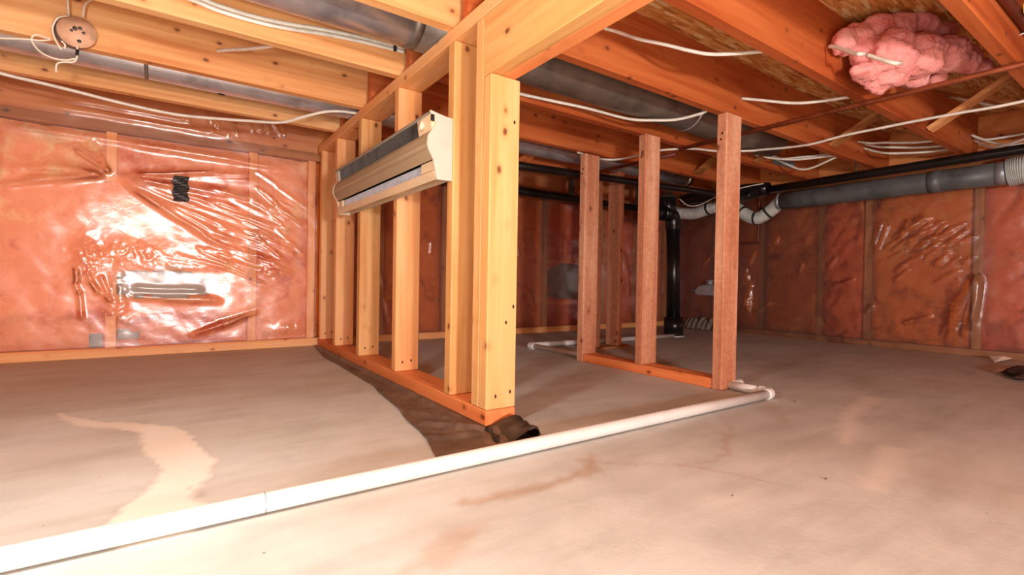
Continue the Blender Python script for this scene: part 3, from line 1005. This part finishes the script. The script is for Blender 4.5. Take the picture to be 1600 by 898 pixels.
# ------------------------------------------------------------------ white PVC line on the floor
pv = empty('water_pipe', (0.9, 0.83, 0), 'white plastic pipe laid on the concrete floor, turning twice round the short stud wall', 'pipe')
RP, ZP = 0.0150, 0.0165
pipe('pipe_run', (-1.9, 0.850, ZP), (1.578, 0.826, ZP), RP, M['pvc'], pv, 24, None, 8)
pipe('pipe_run', (1.604, 0.850, ZP), (1.604, 0.965, ZP), RP, M['pvc'], pv, 24)
pipe('pipe_run', (1.672, 0.99, ZP), (1.612, 2.130, ZP), RP * 0.95, M['pvc'], pv, 24)
pipe('pipe_run', (1.626, 2.146, ZP), (2.78, 2.10, ZP), RP * 0.95, M['pvc'], pv, 24)
tube('elbow', [(1.568, 0.826, ZP), (1.588, 0.827, ZP), (1.600, 0.834, ZP), (1.604, 0.846, ZP), (1.604, 0.866, ZP)], RP * 1.22, M['pvc'], pv, 20, 5)
tube('elbow', [(1.640, 2.145, ZP), (1.622, 2.146, ZP), (1.610, 2.140, ZP), (1.609, 2.126, ZP), (1.612, 2.105, ZP)], RP * 1.2, M['pvc'], pv, 20, 5)
tube('elbow', [(1.604, 0.955, ZP), (1.612, 0.966, ZP), (1.655, 0.968, ZP), (1.671, 0.978, ZP), (1.672, 1.0, ZP)], RP * 1.02, M['pvc'], pv, 20, 5)
for x in (0.12,):
    pipe('joint_line', (x, 0.8375 - 0.0069 * (x - 0.0) + 0.0, ZP), (x + 0.0016, 0.8375 - 0.0069 * x, ZP), RP + 0.0006, M['pvc_print'], pv, 24)

# ------------------------------------------------------------------ ducts
d1 = empty('round_duct', (0.3, 2.235, 1.13), 'narrow bright round metal duct running between joists at the far left', 'duct')
pipe('duct_tube', (X0 + 0.05, 2.235, 1.134), (3.07, 2.235, 1.134), 0.056, M['galv'], d1, 40, None, 6)
for x in (-0.085, 1.05, -1.1):
    pipe('seam_band', (x, 2.235, 1.134), (x + 0.012, 2.235, 1.134), 0.0575, M['galv_dull_unlit'], d1, 40)
pipe('end_band', (3.04, 2.235, 1.134), (3.085, 2.235, 1.134), 0.0585, M['foil'], d1, 40)
bm = bmesh.new()
bmesh.ops.create_uvsphere(bm, u_segments=16, v_segments=8, radius=1.0)
bmesh.ops.scale(bm, vec=(0.014, 0.009, 0.003), verts=bm.verts)
link('hole_disc', bm_mesh(bm, 'hole_disc', True), M['black'], d1, None, (0.155, 2.250, 1.079))  # dark disc standing in for the shade inside a hole
d2 = empty('round_duct', (0.3, 1.465, 1.17), 'wide round metal duct crossing over the long stud wall between joists', 'duct')
pipe('duct_tube', (X0 + 0.05, 1.430, 1.1735), (0.60, 1.430, 1.1735), 0.095, M['galv'], d2, 48, None, 6)
pipe('duct_tube', (0.60, 1.430, 1.1735), (2.72, 1.430, 1.1735), 0.0945, M['galv_dull_unlit'], d2, 48, None, 6)  # same duct going on, its unlit look put into the colour
pipe('seam_band', (0.585, 1.430, 1.1735), (0.612, 1.430, 1.1735), 0.0962, M['galv_dull_unlit'], d2, 48)
pipe('seam_band', (1.95, 1.430, 1.1735), (1.965, 1.430, 1.1735), 0.0958, M['galv'], d2, 48)

d3 = empty('round_duct', (3.43, 1.2, 0.94), 'dark grey round duct slung along the top of the right wall', 'duct')
pipe('duct_tube', (3.43, 1.735, 0.943), (3.43, 0.635, 0.950), 0.058, M['grey_duct'], d3, 40, None, 6)
pipe('coupling', (3.43, 0.93, 0.948), (3.43, 0.875, 0.948), 0.061, M['grey_duct'], d3, 40)
pipe('clamp', (3.43, 1.745, 0.943), (3.43, 1.725, 0.943), 0.060, M['zinc'], d3, 40)
pipe('clamp', (3.43, 0.66, 0.950), (3.43, 0.615, 0.950), 0.0595, M['zinc'], d3, 40)


def hose(name, pts, rad, label, straps=()):
    root = empty(name, pts[0], label, 'hose')
    path = smooth_path(pts, 40)
    n = len(path)
    L = sum((path[i + 1] - path[i]).length for i in range(n - 1))
    w = L / 0.0125
    tube('hose_skin', [tuple(p) for p in path], lambda t: rad * (1 + 0.09 * math.sin(t * w * 2 * math.pi)), M['flex'], root, 24, 1)
    for f in straps:
        i = int(f * (n - 1))
        j = min(n - 1, i + 1)
        c = path[i]
        t = (path[j] - path[i - 1]).normalized()
        tube('strap', [tuple(c - t * 0.007), tuple(c + t * 0.007)], rad * 1.12, M['strap'], root, 24, 1)
    return root


hose('flexible_hose', [(3.37, 2.55, 0.95), (3.40, 2.40, 0.925), (3.40, 2.22, 0.955), (3.41, 2.06, 0.935), (3.42, 1.96, 0.865), (3.42, 1.88, 0.845), (3.43, 1.80, 0.89), (3.43, 1.742, 0.94)], 0.042,
     'white ribbed flexible hose sagging between the black stack and the grey duct', (0.25, 0.5, 0.68, 0.82))
hose('flexible_hose', [(3.43, 0.618, 0.95), (3.43, 0.56, 0.955), (3.44, 0.48, 0.95), (3.45, 0.36, 0.90), (3.45, 0.2, 0.90)], 0.066,
     'wide white ribbed hose clamped to the grey duct, at the right edge', ())

# ------------------------------------------------------------------ black drain pipes
stack = empty('soil_stack', (2.88, 2.18, 0), 'glossy black upright drain pipe rising from the floor near the far corner', 'drain pipe')
pipe('riser', (2.890, 2.18, 0.10), (2.862, 2.18, 0.78), 0.0445, M['abs'], stack, 32)
pipe('hub', (2.892, 2.18, 0.008), (2.888, 2.18, 0.135), 0.066, M['abs'], stack, 32)
pipe('floor_ring', (2.892, 2.18, 0.0), (2.892, 2.18, 0.008), 0.072, M['pvc'], stack, 32)
tube('elbow', [(2.862, 2.18, 0.74), (2.861, 2.18, 0.79), (2.845, 2.18, 0.832), (2.80, 2.18, 0.848), (2.74, 2.18, 0.848)], 0.052, M['abs'], stack, 28, 6)
pipe('branch', (2.76, 2.18, 0.848), (2.60, 2.18, 0.848), 0.046, M['abs'], stack, 32)
pipe('tee', (2.80, 2.18, 0.83), (2.80, 2.18, 0.965), 0.055, M['abs'], stack, 28)
pipe('collar_ring', (2.80, 2.18, 0.955), (2.80, 2.18, 0.972), 0.060, M['dark_steel'], stack, 28)

drain = empty('drain_pipe', (3.2, 1.85, 1.0), 'black plastic drain pipe hung below the joists, running to the right edge', 'drain pipe')
pipe('pipe_run', (0.98, 1.850, 0.886), (3.13, 1.850, 0.955), 0.019, M['abs'], drain, 24, None, 4)
pipe('pipe_run', (3.20, 1.78, 0.99), (3.20, -0.9, 1.030), 0.024, M['abs'], drain, 24, None, 4)
tube('elbow', [(3.06, 1.85, 0.953), (3.15, 1.85, 0.958), (3.19, 1.83, 0.97), (3.20, 1.78, 0.985), (3.20, 1.72, 0.99)], 0.032, M['abs'], drain, 24, 5)
tube('vent_branch', [(3.20, 1.70, 1.0), (3.21, 1.90, 1.015), (3.22, 2.10, 1.01), (3.20, 2.36, 1.01)], 0.04, M['abs'], drain, 24, 5)
for y in (0.2, 1.2):
    pipe('hanger', (3.20, y, 1.01), (3.20, y, 1.076), 0.004, M['dark_steel'], drain, 8)
drain2 = empty('drain_pipe', (2.4, 2.62, 0.955), 'black drain pipe close against the dim far wall behind the studs', 'drain pipe')
pipe('pipe_run', (1.0, 2.62, 0.958), (3.40, 2.62, 0.950), 0.026, M['abs'], drain2, 24)
for x in (1.5, 2.3, 3.0):
    board('hanger', x, x + 0.02, 2.60, 2.645, 0.975, 1.31, M['dark_steel'], drain2, 0.0)
pipe('coupling', (2.70, 2.62, 0.952), (2.80, 2.62, 0.952), 0.033, M['abs'], drain2, 24)

# ------------------------------------------------------------------ copper lines
cp = pipe('copper_pipe', (2.155, -0.9, 1.060), (2.14, 1.60, 1.058), 0.0095, M['copper'], None, 16)
tag(cp, 'thin brown copper pipe crossing under the right-hand joists', 'pipe')
tag(pipe('copper_pipe', (2.14, 1.62, 1.038), (2.11, 2.40, 1.036), 0.0095, M['copper_dark'], None, 16), 'dark copper pipe length behind the short wall, under the joists', 'pipe')
cr = empty('copper_pipe', (2.1, 0.36, 1.18), 'dark brown pipe with a yellow tag clipped along a joist, top right', 'pipe')
tube('pipe_run', [(1.55, 0.360, 1.180), (1.87, 0.360, 1.178), (2.10, 0.360, 1.180), (2.30, 0.360, 1.176), (2.42, 0.359, 1.165), (2.7, 0.353, 1.12)], 0.0135, M['copper_dark'], cr, 16, 6)
tube('pipe_clip', [(2.165, 0.376, 1.158), (2.163, 0.343, 1.164), (2.165, 0.340, 1.180), (2.168, 0.347, 1.197), (2.170, 0.376, 1.200)], 0.0025, M['pvc'], cr, 8, 5)
tagc = Vector((2.045, 0.3405, 1.181))
tg = board('paper_tag', tagc.x - 0.034, tagc.x + 0.034, tagc.y - 0.001, tagc.y + 0.001, tagc.z - 0.013, tagc.z + 0.013, M['tag'], cr, 0.0)
tg.rotation_euler = (0, math.radians(-10), 0)
for k in range(6):
    pm = board('printed_mark', tagc.x - 0.022 + 0.008 * k, tagc.x - 0.0175 + 0.008 * k, tagc.y - 0.0016, tagc.y - 0.001, tagc.z - 0.006, tagc.z + 0.006, M['print'], tg, 0.0)
lc = tube('copper_pipe', [(3.52, 1.932, 1.03), (3.52, 1.938, 0.72), (3.52, 1.945, 0.688), (3.52, 1.975, 0.681), (3.52, 2.14, 0.680)], 0.008, M['copper_dark'], None, 12, 5)
tag(lc, 'thin copper pipe bent at a right angle before the right wall, beside the white hose', 'pipe')

# ------------------------------------------------------------------ cables
def cable(pts, label, r=0.0048, flat=0.6, mat='cable', name='cable', group=None):
    return tag(tube(name, pts, r, M[mat], None, 8, 8, flat), label, 'cable', group)


cable([(-0.66, 2.40, 1.075), (-0.497, 2.44, 1.060), (-0.399, 2.44, 1.052), (-0.295, 2.44, 1.043), (-0.173, 2.44, 1.030), (-0.043, 2.44, 1.022), (0.065, 2.44, 1.024), (0.262, 2.38, 1.030), (0.380, 2.30, 1.026), (0.448, 2.23, 1.043), (0.520, 2.18, 1.066), (0.585, 2.163, 1.079), (0.66, 2.155, 1.083), (0.80, 2.14, 1.086)],
      'long white cable sagging in front of the plastic on the left wall', 0.0062, 0.8)
for k in range(2):
    dz = 0.0138 * k
    cb = cable([(-0.6, 1.656, 1.135 + dz), (-0.2, 1.634, 1.136 + dz), (0.024, 1.634, 1.128 + dz), (0.103, 1.634, 1.118 + dz), (0.202, 1.634, 1.116 + dz), (0.290, 1.634, 1.123 + dz), (0.384, 1.634, 1.136 + dz), (0.485, 1.634, 1.146 + dz), (0.595, 1.634, 1.152 + dz), (0.66, 1.634, 1.155 + dz)],
               ('lower' if k == 0 else 'upper') + ' of two white cables side by side on the bright left joist face', 0.0065, 0.65)
    if k == 0:
        bm = bmesh.new()
        bm_box(bm, 0.618, 0.628, 1.625, 1.629, 1.145, 1.175, 0.0)
        bmesh.ops.translate(bm, verts=bm.verts, vec=-world_loc(cb))
        link('staple', bm_mesh(bm, 'staple'), M['strap'], cb, None, tuple(world_loc(cb)))
cable([(0.95, 1.570, 1.092), (1.10, 1.570, 1.094), (1.261, 1.545, 1.092), (1.412, 1.515, 1.088), (1.60, 1.46, 1.068), (1.70, 1.40, 1.066), (1.77, 1.34, 1.068), (1.81, 1.26, 1.078), (1.82, 1.224, 1.086)], 'white cable drooping across the shade-toned duct right of the post', 0.0062, 0.7)
cable([(1.08, 1.205, 1.205), (1.193, 1.20, 1.213), (1.227, 1.05, 1.134), (1.354, 1.05, 1.140), (1.318, 0.95, 1.088), (1.417, 0.93, 1.100), (1.52, 0.856, 1.10)][0:1] + [(1.195, 1.17, 1.203), (1.235, 1.09, 1.155), (1.29, 1.03, 1.130), (1.34, 0.975, 1.104), (1.40, 0.935, 1.094), (1.47, 0.88, 1.096), (1.53, 0.822, 1.099)],
      'white cable swooping from the beam across the OSB to the next joist', 0.006, 0.8)
cable([(0.127, 2.044, 1.162), (0.150, 2.00, 1.156), (0.20, 1.90, 1.136), (0.24, 1.78, 1.108), (0.268, 1.684, 1.088)], 'short white cable stub poking out of a hole in the second left joist', 0.0062, 0.7)
cable([(1.985, 1.178, 1.158), (2.03, 1.11, 1.140), (2.085, 1.02, 1.115), (2.12, 0.94, 1.105), (2.175, 0.822, 1.105)], 'white cable bridging two joists left of the pink insulation', 0.006, 0.8)
cable([(1.80, 2.00, 1.068), (1.90, 2.00, 1.064), (1.98, 1.985, 1.056), (2.04, 1.93, 1.054), (2.07, 1.83, 1.058), (2.09, 1.71, 1.064), (2.20, 1.58, 1.066), (2.35, 1.52, 1.066), (2.48, 1.42, 1.068), (2.50, 1.368, 1.066), (2.50, 1.239, 1.050), (2.50, 1.120, 1.042), (2.50, 0.985, 1.051), (2.50, 0.839, 1.050), (2.50, 0.729, 1.049), (2.50, 0.590, 1.045), (2.50, 0.416, 1.040), (2.50, 0.0, 1.06)],
      'long thin white cable strung under the joists towards the right edge', 0.0058, 0.9)
for k, (a, m, b) in enumerate((((2.926, 1.570, 1.150), (2.90, 1.45, 1.098), (3.03, 1.226, 1.102)), ((2.80, 1.570, 1.126), (2.84, 1.42, 1.080), (3.04, 1.226, 1.098)), ((3.00, 1.570, 1.142), (3.02, 1.42, 1.050), (3.035, 1.226, 1.09)))):
    cable([a, tuple((Vector(a) + Vector(m) * 2) / 3 + Vector((0, 0, -0.004))), m, tuple((Vector(m) * 2 + Vector(b)) / 3 + Vector((0, 0, -0.008 * k))), b],
          ('highest', 'middle', 'lowest, deepest sagging')[k] + ' white cable of the three above the small blue-grey box', 0.006, 0.8)
for k, (a, m, b) in enumerate((((3.141, 1.176, 1.177), (3.115, 1.03, 1.135), (3.172, 0.822, 1.110)), ((3.243, 1.176, 1.180), (3.20, 1.03, 1.124), (3.371, 0.822, 1.120)), ((3.228, 1.176, 1.155), (3.19, 1.03, 1.090), (3.425, 0.822, 1.110)))):
    cable([a, tuple((Vector(a) + Vector(m)) / 2 + Vector((0, 0, -0.006))), m, tuple((Vector(m) + Vector(b)) / 2 + Vector((0, 0, -0.006))), b],
          ('top', 'middle', 'bottom')[k] + ' white cable of the trio right of centre, above the grey duct', 0.006, 0.8)
for k, (a, m, b) in enumerate((((3.478, 0.772, 1.181), (3.47, 0.70, 1.14), (3.55, 0.424, 1.165)), ((3.53, 0.772, 1.176), (3.45, 0.62, 1.09), (3.45, 0.424, 1.09)), ((3.52, 0.772, 1.160), (3.36, 0.65, 1.07), (3.20, 0.424, 1.085)))):
    cable([a, tuple((Vector(a) + Vector(m)) / 2 + Vector((0, 0, -0.006))), m, tuple((Vector(m) + Vector(b)) / 2 + Vector((0, 0, -0.004))), b],
          ('top', 'middle', 'bottom')[k] + ' white cable of the trio at the right edge above the black pipe', 0.006, 0.8)
cable([(3.10, 0.774, 1.295), (3.04, 0.72, 1.258), (3.08, 0.66, 1.232), (3.12, 0.60, 1.208), (3.08, 0.48, 1.18), (3.10, 0.418, 1.17)], 'short white cable seen behind the diagonal wooden strut', 0.006, 0.8)
cable([(2.956, 2.2, 0.968), (3.02, 2.2, 0.940), (3.09, 2.2, 0.931), (3.14, 2.16, 0.942), (3.14, 2.08, 0.968), (3.13, 2.0, 0.988), (3.12, 1.92, 1.004), (3.12, 1.80, 1.016), (3.12, 1.69, 1.020)], 'thin white cable looping over the sagging ribbed hose', 0.004, 1.0)

# ------------------------------------------------------------------ round electrical box with loose wires
jb = empty('junction_box', (-0.256, 2.03, 1.107), 'round electrical box cover with loose wires on the left joist', 'electrical box')
JC = Vector((-0.256, 2.043, 1.107))
pipe('box_body', JC, JC + Vector((0, -0.022, 0)), 0.046, M['galv_dull_unlit'], jb, 32)
pipe('cover', JC + Vector((0.012, -0.0225, 0)), JC + Vector((0.012, -0.0285, 0)), 0.047, M['clay'], jb, 36)
for dx, dz, r in ((0.0, 0.008, 0.006), (0.012, 0.012, 0.005), (-0.008, 0.0, 0.004), (0.02, 0.0, 0.004), (0.01, -0.028, 0.005)):
    pipe('screw', JC + Vector((dx + 0.008, -0.029, dz)), JC + Vector((dx + 0.008, -0.032, dz)), r, M['dark_steel'], jb, 12)
YW = 1.995
for pts in ([(-0.75, 2.10, 1.07), (-0.55, 2.06, 1.030), (-0.411, YW, 1.031), (-0.358, YW, 1.044), (-0.322, YW, 1.050), (-0.300, YW, 1.058)],
            [(-0.300, YW, 1.060), (-0.331, YW, 1.064), (-0.341, YW, 1.046), (-0.324, YW, 1.018), (-0.295, YW, 1.006), (-0.266, YW, 1.008), (-0.244, YW, 1.018)],
            [(-0.262, YW + 0.01, 1.146), (-0.284, YW, 1.128), (-0.296, YW, 1.095), (-0.290, YW, 1.062), (-0.276, YW, 1.036)],
            [(-0.264, YW, 1.215), (-0.262, YW, 1.17), (-0.262, YW + 0.015, 1.146)],
            [(-0.190, YW, 1.216), (-0.210, YW, 1.206), (-0.224, YW, 1.185), (-0.229, YW + 0.01, 1.152)],
            [(-0.276, YW, 1.062), (-0.268, YW, 1.052), (-0.270, YW, 1.040)],
            [(-0.241, YW, 1.060), (-0.240, YW, 1.040), (-0.242, YW, 1.018), (-0.250, YW, 1.006), (-0.272, YW, 1.000), (-0.286, YW, 0.99), (-0.288, YW, 0.965)]):
    tube('loose_wire', pts, 0.0026, M['wire'], jb, 8, 8)
pipe('wire_connector', (-0.240, YW, 1.046), (-0.241, YW, 1.028), 0.0042, M['black'], jb, 12)

sb = empty('switch_box', (3.13, 1.57, 1.13), 'small blue-grey electrical box on a joist face above the short wall, far right', 'electrical box')
board('box_body', 3.020, 3.235, 1.555, 1.5795, 1.112, 1.148, M['blue_grey'], sb, 0.003)
board('box_lid', 3.125, 3.135, 1.551, 1.5545, 1.112, 1.148, M['blue_grey'], sb, 0.001)

# ------------------------------------------------------------------ zinc valve on the right wall
vl = empty('outlet_valve', (3.50, 2.33, 0.30), 'grey metal valve fixed low on the wall near the black stack', 'valve')
extr = [(2.400, 0.300), (2.385, 0.334), (2.345, 0.362), (2.24, 0.362), (2.22, 0.282), (2.375, 0.282)]


def vbody(bm):
    a = [bm.verts.new((3.43, y, z)) for y, z in extr]
    b = [bm.verts.new((3.555, y, z)) for y, z in extr]
    n = len(extr)
    for i in range(n):
        bm.faces.new((a[i], a[(i + 1) % n], b[(i + 1) % n], b[i]))
    bm.faces.new(list(reversed(a)))
    bm.faces.new(b)
    bmesh.ops.recalc_face_normals(bm, faces=bm.faces[:])
    bmesh.ops.bevel(bm, geom=bm.edges[:], offset=0.006, segments=2, affect='EDGES')


join_meshes('valve_body', vbody, M['zinc'], vl)
pipe('spout', (3.48, 2.395, 0.316), (3.48, 2.45, 0.318), 0.016, M['zinc'], vl, 16)
pipe('knob', (3.48, 2.295, 0.360), (3.48, 2.295, 0.392), 0.022, M['zinc'], vl, 16)
pipe('knob_cap', (3.48, 2.295, 0.392), (3.48, 2.295, 0.400), 0.034, M['zinc'], vl, 16)
pipe('wall_stub', (3.555, 2.31, 0.32), (3.62, 2.31, 0.32), 0.02, M['zinc'], vl, 16)


# ------------------------------------------------------------------ pink insulation wad
def build_wad():
    blobs = [(1.837, 0.735, 1.176, 0.058, 0.038, 0.038), (1.931, 0.720, 1.219, 0.069, 0.046, 0.046), (1.989, 0.690, 1.242, 0.079, 0.053, 0.053), (2.066, 0.660, 1.257, 0.087, 0.058, 0.058), (2.173, 0.630, 1.282, 0.089, 0.059, 0.059), (2.277, 0.600, 1.288, 0.069, 0.046, 0.046), (1.958, 0.700, 1.163, 0.079, 0.052, 0.052), (1.970, 0.640, 1.142, 0.102, 0.068, 0.068), (2.100, 0.600, 1.161, 0.108, 0.072, 0.072), (2.211, 0.560, 1.177, 0.093, 0.062, 0.062), (2.345, 0.540, 1.190, 0.073, 0.048, 0.048), (2.433, 0.510, 1.180, 0.046, 0.030, 0.030), (1.920, 0.700, 1.092, 0.062, 0.041, 0.041), (2.009, 0.660, 1.090, 0.069, 0.046, 0.046), (2.182, 0.640, 1.118, 0.062, 0.041, 0.041), (2.324, 0.620, 1.145, 0.046, 0.031, 0.031), (1.975, 0.700, 1.065, 0.033, 0.022, 0.022), (2.012, 0.690, 1.057, 0.023, 0.016, 0.016), (1.886, 0.710, 1.083, 0.039, 0.026, 0.026), (2.122, 0.660, 1.315, 0.044, 0.029, 0.029), (2.239, 0.620, 1.330, 0.045, 0.030, 0.030)]
    bm = bmesh.new()
    for x, y, z, a, b, c in blobs:
        r = bmesh.ops.create_icosphere(bm, subdivisions=3, radius=1.0)
        bmesh.ops.scale(bm, vec=(a, b, c), verts=r['verts'])
        bmesh.ops.translate(bm, verts=r['verts'], vec=(x - 2.0, y - 0.64, z - 1.12))
    me = bm_mesh(bm, 'w0')
    tmp = bpy.data.objects.new('w0', me)
    COL.objects.link(tmp)
    md = tmp.modifiers.new('r', 'REMESH')
    md.mode = 'VOXEL'
    md.voxel_size = 0.006
    dg = bpy.context.evaluated_depsgraph_get()
    ev = tmp.evaluated_get(dg)
    me2 = bpy.data.meshes.new_from_object(ev)
    bpy.data.objects.remove(tmp)
    me2.name = 'insulation_wad'
    n = len(me2.vertices)
    co = np.empty(n * 3, np.float32)
    me2.vertices.foreach_get('co', co)
    nr = np.empty(n * 3, np.float32)
    me2.vertices.foreach_get('normal', nr)
    co, nr = co.reshape(-1, 3), nr.reshape(-1, 3)
    disp = np.empty(n)
    for i in range(n):
        p = Vector(co[i])
        q = p + 0.03 * Vector(noise.noise_vector(p * 9))
        e = Vector((q.x * 0.45, q.y * 1.1, q.z * 1.3 + q.x * 0.35))
        v = noise.noise(e * 11)
        crease = math.exp(-(noise.noise(e * 7 + Vector((3, 1, 7))) / 0.06) ** 2)
        disp[i] = 0.014 * v + 0.010 * noise.noise(e * 26) + 0.005 * noise.noise(p * 48) + 0.003 * noise.noise(p * 115) - 0.006 * crease
    co2 = co + nr * disp[:, None]
    co2[:, 1] = np.clip(co2[:, 1], 0.418 - 0.64, 0.772 - 0.64)
    co2[:, 2] = np.minimum(co2[:, 2], Z_S - 0.003 - 1.12)
    me2.vertices.foreach_set('co', co2.reshape(-1).astype(np.float32))
    for p in me2.polygons:
        p.use_smooth = True
    me2.update()
    o = link('insulation_wad', me2, M['wad'], None, None, (2.0, 0.64, 1.12))
    return tag(o, 'torn wad of pink fibreglass insulation stuffed between two joists, upper right', 'insulation')


build_wad()
cable([(1.787, 0.758, 1.162), (1.768, 0.722, 1.137), (1.735, 0.668, 1.092), (1.722, 0.645, 1.077), (1.750, 0.640, 1.083)], 'white cable end poking out of the left side of the pink wad', 0.006, 0.8)
cable([(1.748, 0.632, 1.076), (1.742, 0.602, 1.053), (1.735, 0.570, 1.029), (1.748, 0.556, 1.024), (1.790, 0.560, 1.038)], 'white cable bit lying across the middle of the pink wad', 0.006, 0.8)

# ------------------------------------------------------------------ scraps and pebbles on the floor
def scrap(name, outline, loc, mat, label, cat, thick=0.004, lift=0.012):
    bm = bmesh.new()
    vs_ = [bm.verts.new((x, y, 0.003 + lift * abs(math.sin(i * 1.7)))) for i, (x, y) in enumerate(outline)]
    c = bm.verts.new((0, 0, 0.003 + lift * 1.3))
    for i in range(len(vs_)):
        bm.faces.new((vs_[i], vs_[(i + 1) % len(vs_)], c))
    bmesh.ops.recalc_face_normals(bm, faces=bm.faces[:])
    bmesh.ops.solidify(bm, geom=bm.faces[:], thickness=thick)
    lo = min(v.co.z for v in bm.verts)
    bmesh.ops.translate(bm, verts=bm.verts, vec=(0, 0, -lo))
    return tag(link(name, bm_mesh(bm, name), mat, None, None, loc), label, cat)


scrap('paper_scrap', [(-0.06, 0.02), (0.0, 0.05), (0.07, 0.01), (0.02, -0.03)], (3.44, 0.62, 0.001), M['paper'], 'pale crumpled paper scrap at the foot of the right wall', 'litter', 0.002, 0.022)
scrap('paper_scrap', [(-0.06, 0.03), (0.03, 0.035), (0.08, 0.0), (-0.01, -0.03)], (3.04, 0.535, 0.001), M['paper'], 'pale paper scrap beside the dark lump at the right edge', 'litter', 0.002, 0.012)


def lump(bm):
    r = bmesh.ops.create_icosphere(bm, subdivisions=3, radius=1.0)
    for v in r['verts']:
        k = 1 + 0.35 * noise.noise(v.co * 1.8) + 0.12 * noise.noise(v.co * 5)
        v.co = Vector((v.co.x * 0.16 * k, v.co.y * 0.085 * k, max(0.0, 0.016 + v.co.z * 0.03 * k)))
    bmesh.ops.translate(bm, verts=bm.verts, vec=(2.97, 0.435, 0.001))


lm = join_meshes('dark_rag', lump, M['dark_scrap'], None, None, False, (2.97, 0.435, 0.0))
tag(lm, 'flat dark brown lump of rag on the floor at the right edge', 'rag')


def peb(loc, s, mat, label):
    bm = bmesh.new()
    r = bmesh.ops.create_icosphere(bm, subdivisions=2, radius=1.0)
    for v in r['verts']:
        v.co *= 1 + 0.3 * noise.noise(v.co * 2 + Vector((loc[0], loc[1], 0)) * 9)
        v.co = Vector((v.co.x * s, v.co.y * s * 0.7, max(-s * 0.3, v.co.z * s * 0.5)))
    lo = min(v.co.z for v in bm.verts)
    bmesh.ops.translate(bm, verts=bm.verts, vec=(0, 0, -lo))
    tag(link('pebble', bm_mesh(bm, 'pebble', True), mat, None, None, (loc[0], loc[1], 0.001)), label, 'pebble')


peb((0.062, 0.885), 0.0055, M['bluestone'], 'small blue-grey crumb just behind the white pipe, lower left')
peb((1.02, 0.42), 0.003, M['stone'], 'tiny orange-brown crumb on the open floor at the bottom right')
peb((0.80, 0.475), 0.002, M['stone'], 'tiny dark crumb on the bare floor between the pipe and the camera')
peb((1.62, 0.76), 0.003, M['stone'], 'tiny dark crumb just past the corner of the white pipe')

# bunched plastic at the wall foot beside the stack
def bunch(bm):
    pts = []
    for i in range(30):
        t = i / 29
        y = 2.52 - 0.26 * t
        ring = []
        for k in range(6):
            z = 0.004 + 0.085 * k / 5
            ring.append(bm.verts.new((3.50 + 0.018 * math.sin(i * 1.25) + 0.06 * (k / 5) ** 2 - 0.02, y, z * (1 - 0.15 * math.sin(i * 0.7)))))
        pts.append(ring)
    for i in range(29):
        for k in range(5):
            bm.faces.new((pts[i][k], pts[i + 1][k], pts[i + 1][k + 1], pts[i][k + 1]))
    bmesh.ops.solidify(bm, geom=bm.faces[:], thickness=0.002)


tag(join_meshes('bunched_plastic', bunch, plain('milky_plastic', S(176, 160, 146), 0.35), None, None, True, (3.5, 2.4, 0.0)), 'pale pleated plastic bunched at the wall foot right of the black stack', 'plastic sheet')

# ------------------------------------------------------------------ groups of like things
GROUPS = {'cable': 'white cables strung between the joists', 'vapour_barrier': 'clear plastic sheets on the outer walls', 'stud_wall': 'bare interior stud walls',
          'pebble': 'crumbs on the concrete floor', 'paper_scrap': 'paper scraps by the right wall', 'round_duct': 'round metal ducts', 'flexible_hose': 'white ribbed hoses',
          'copper_pipe': 'brown copper pipes', 'drain_pipe': 'black drain pipes under the joists'}
for o in bpy.data.objects:
    k = o.name.split('.')[0]
    if o.parent is None and k in GROUPS and 'label' in o:
        o['group'] = GROUPS[k]
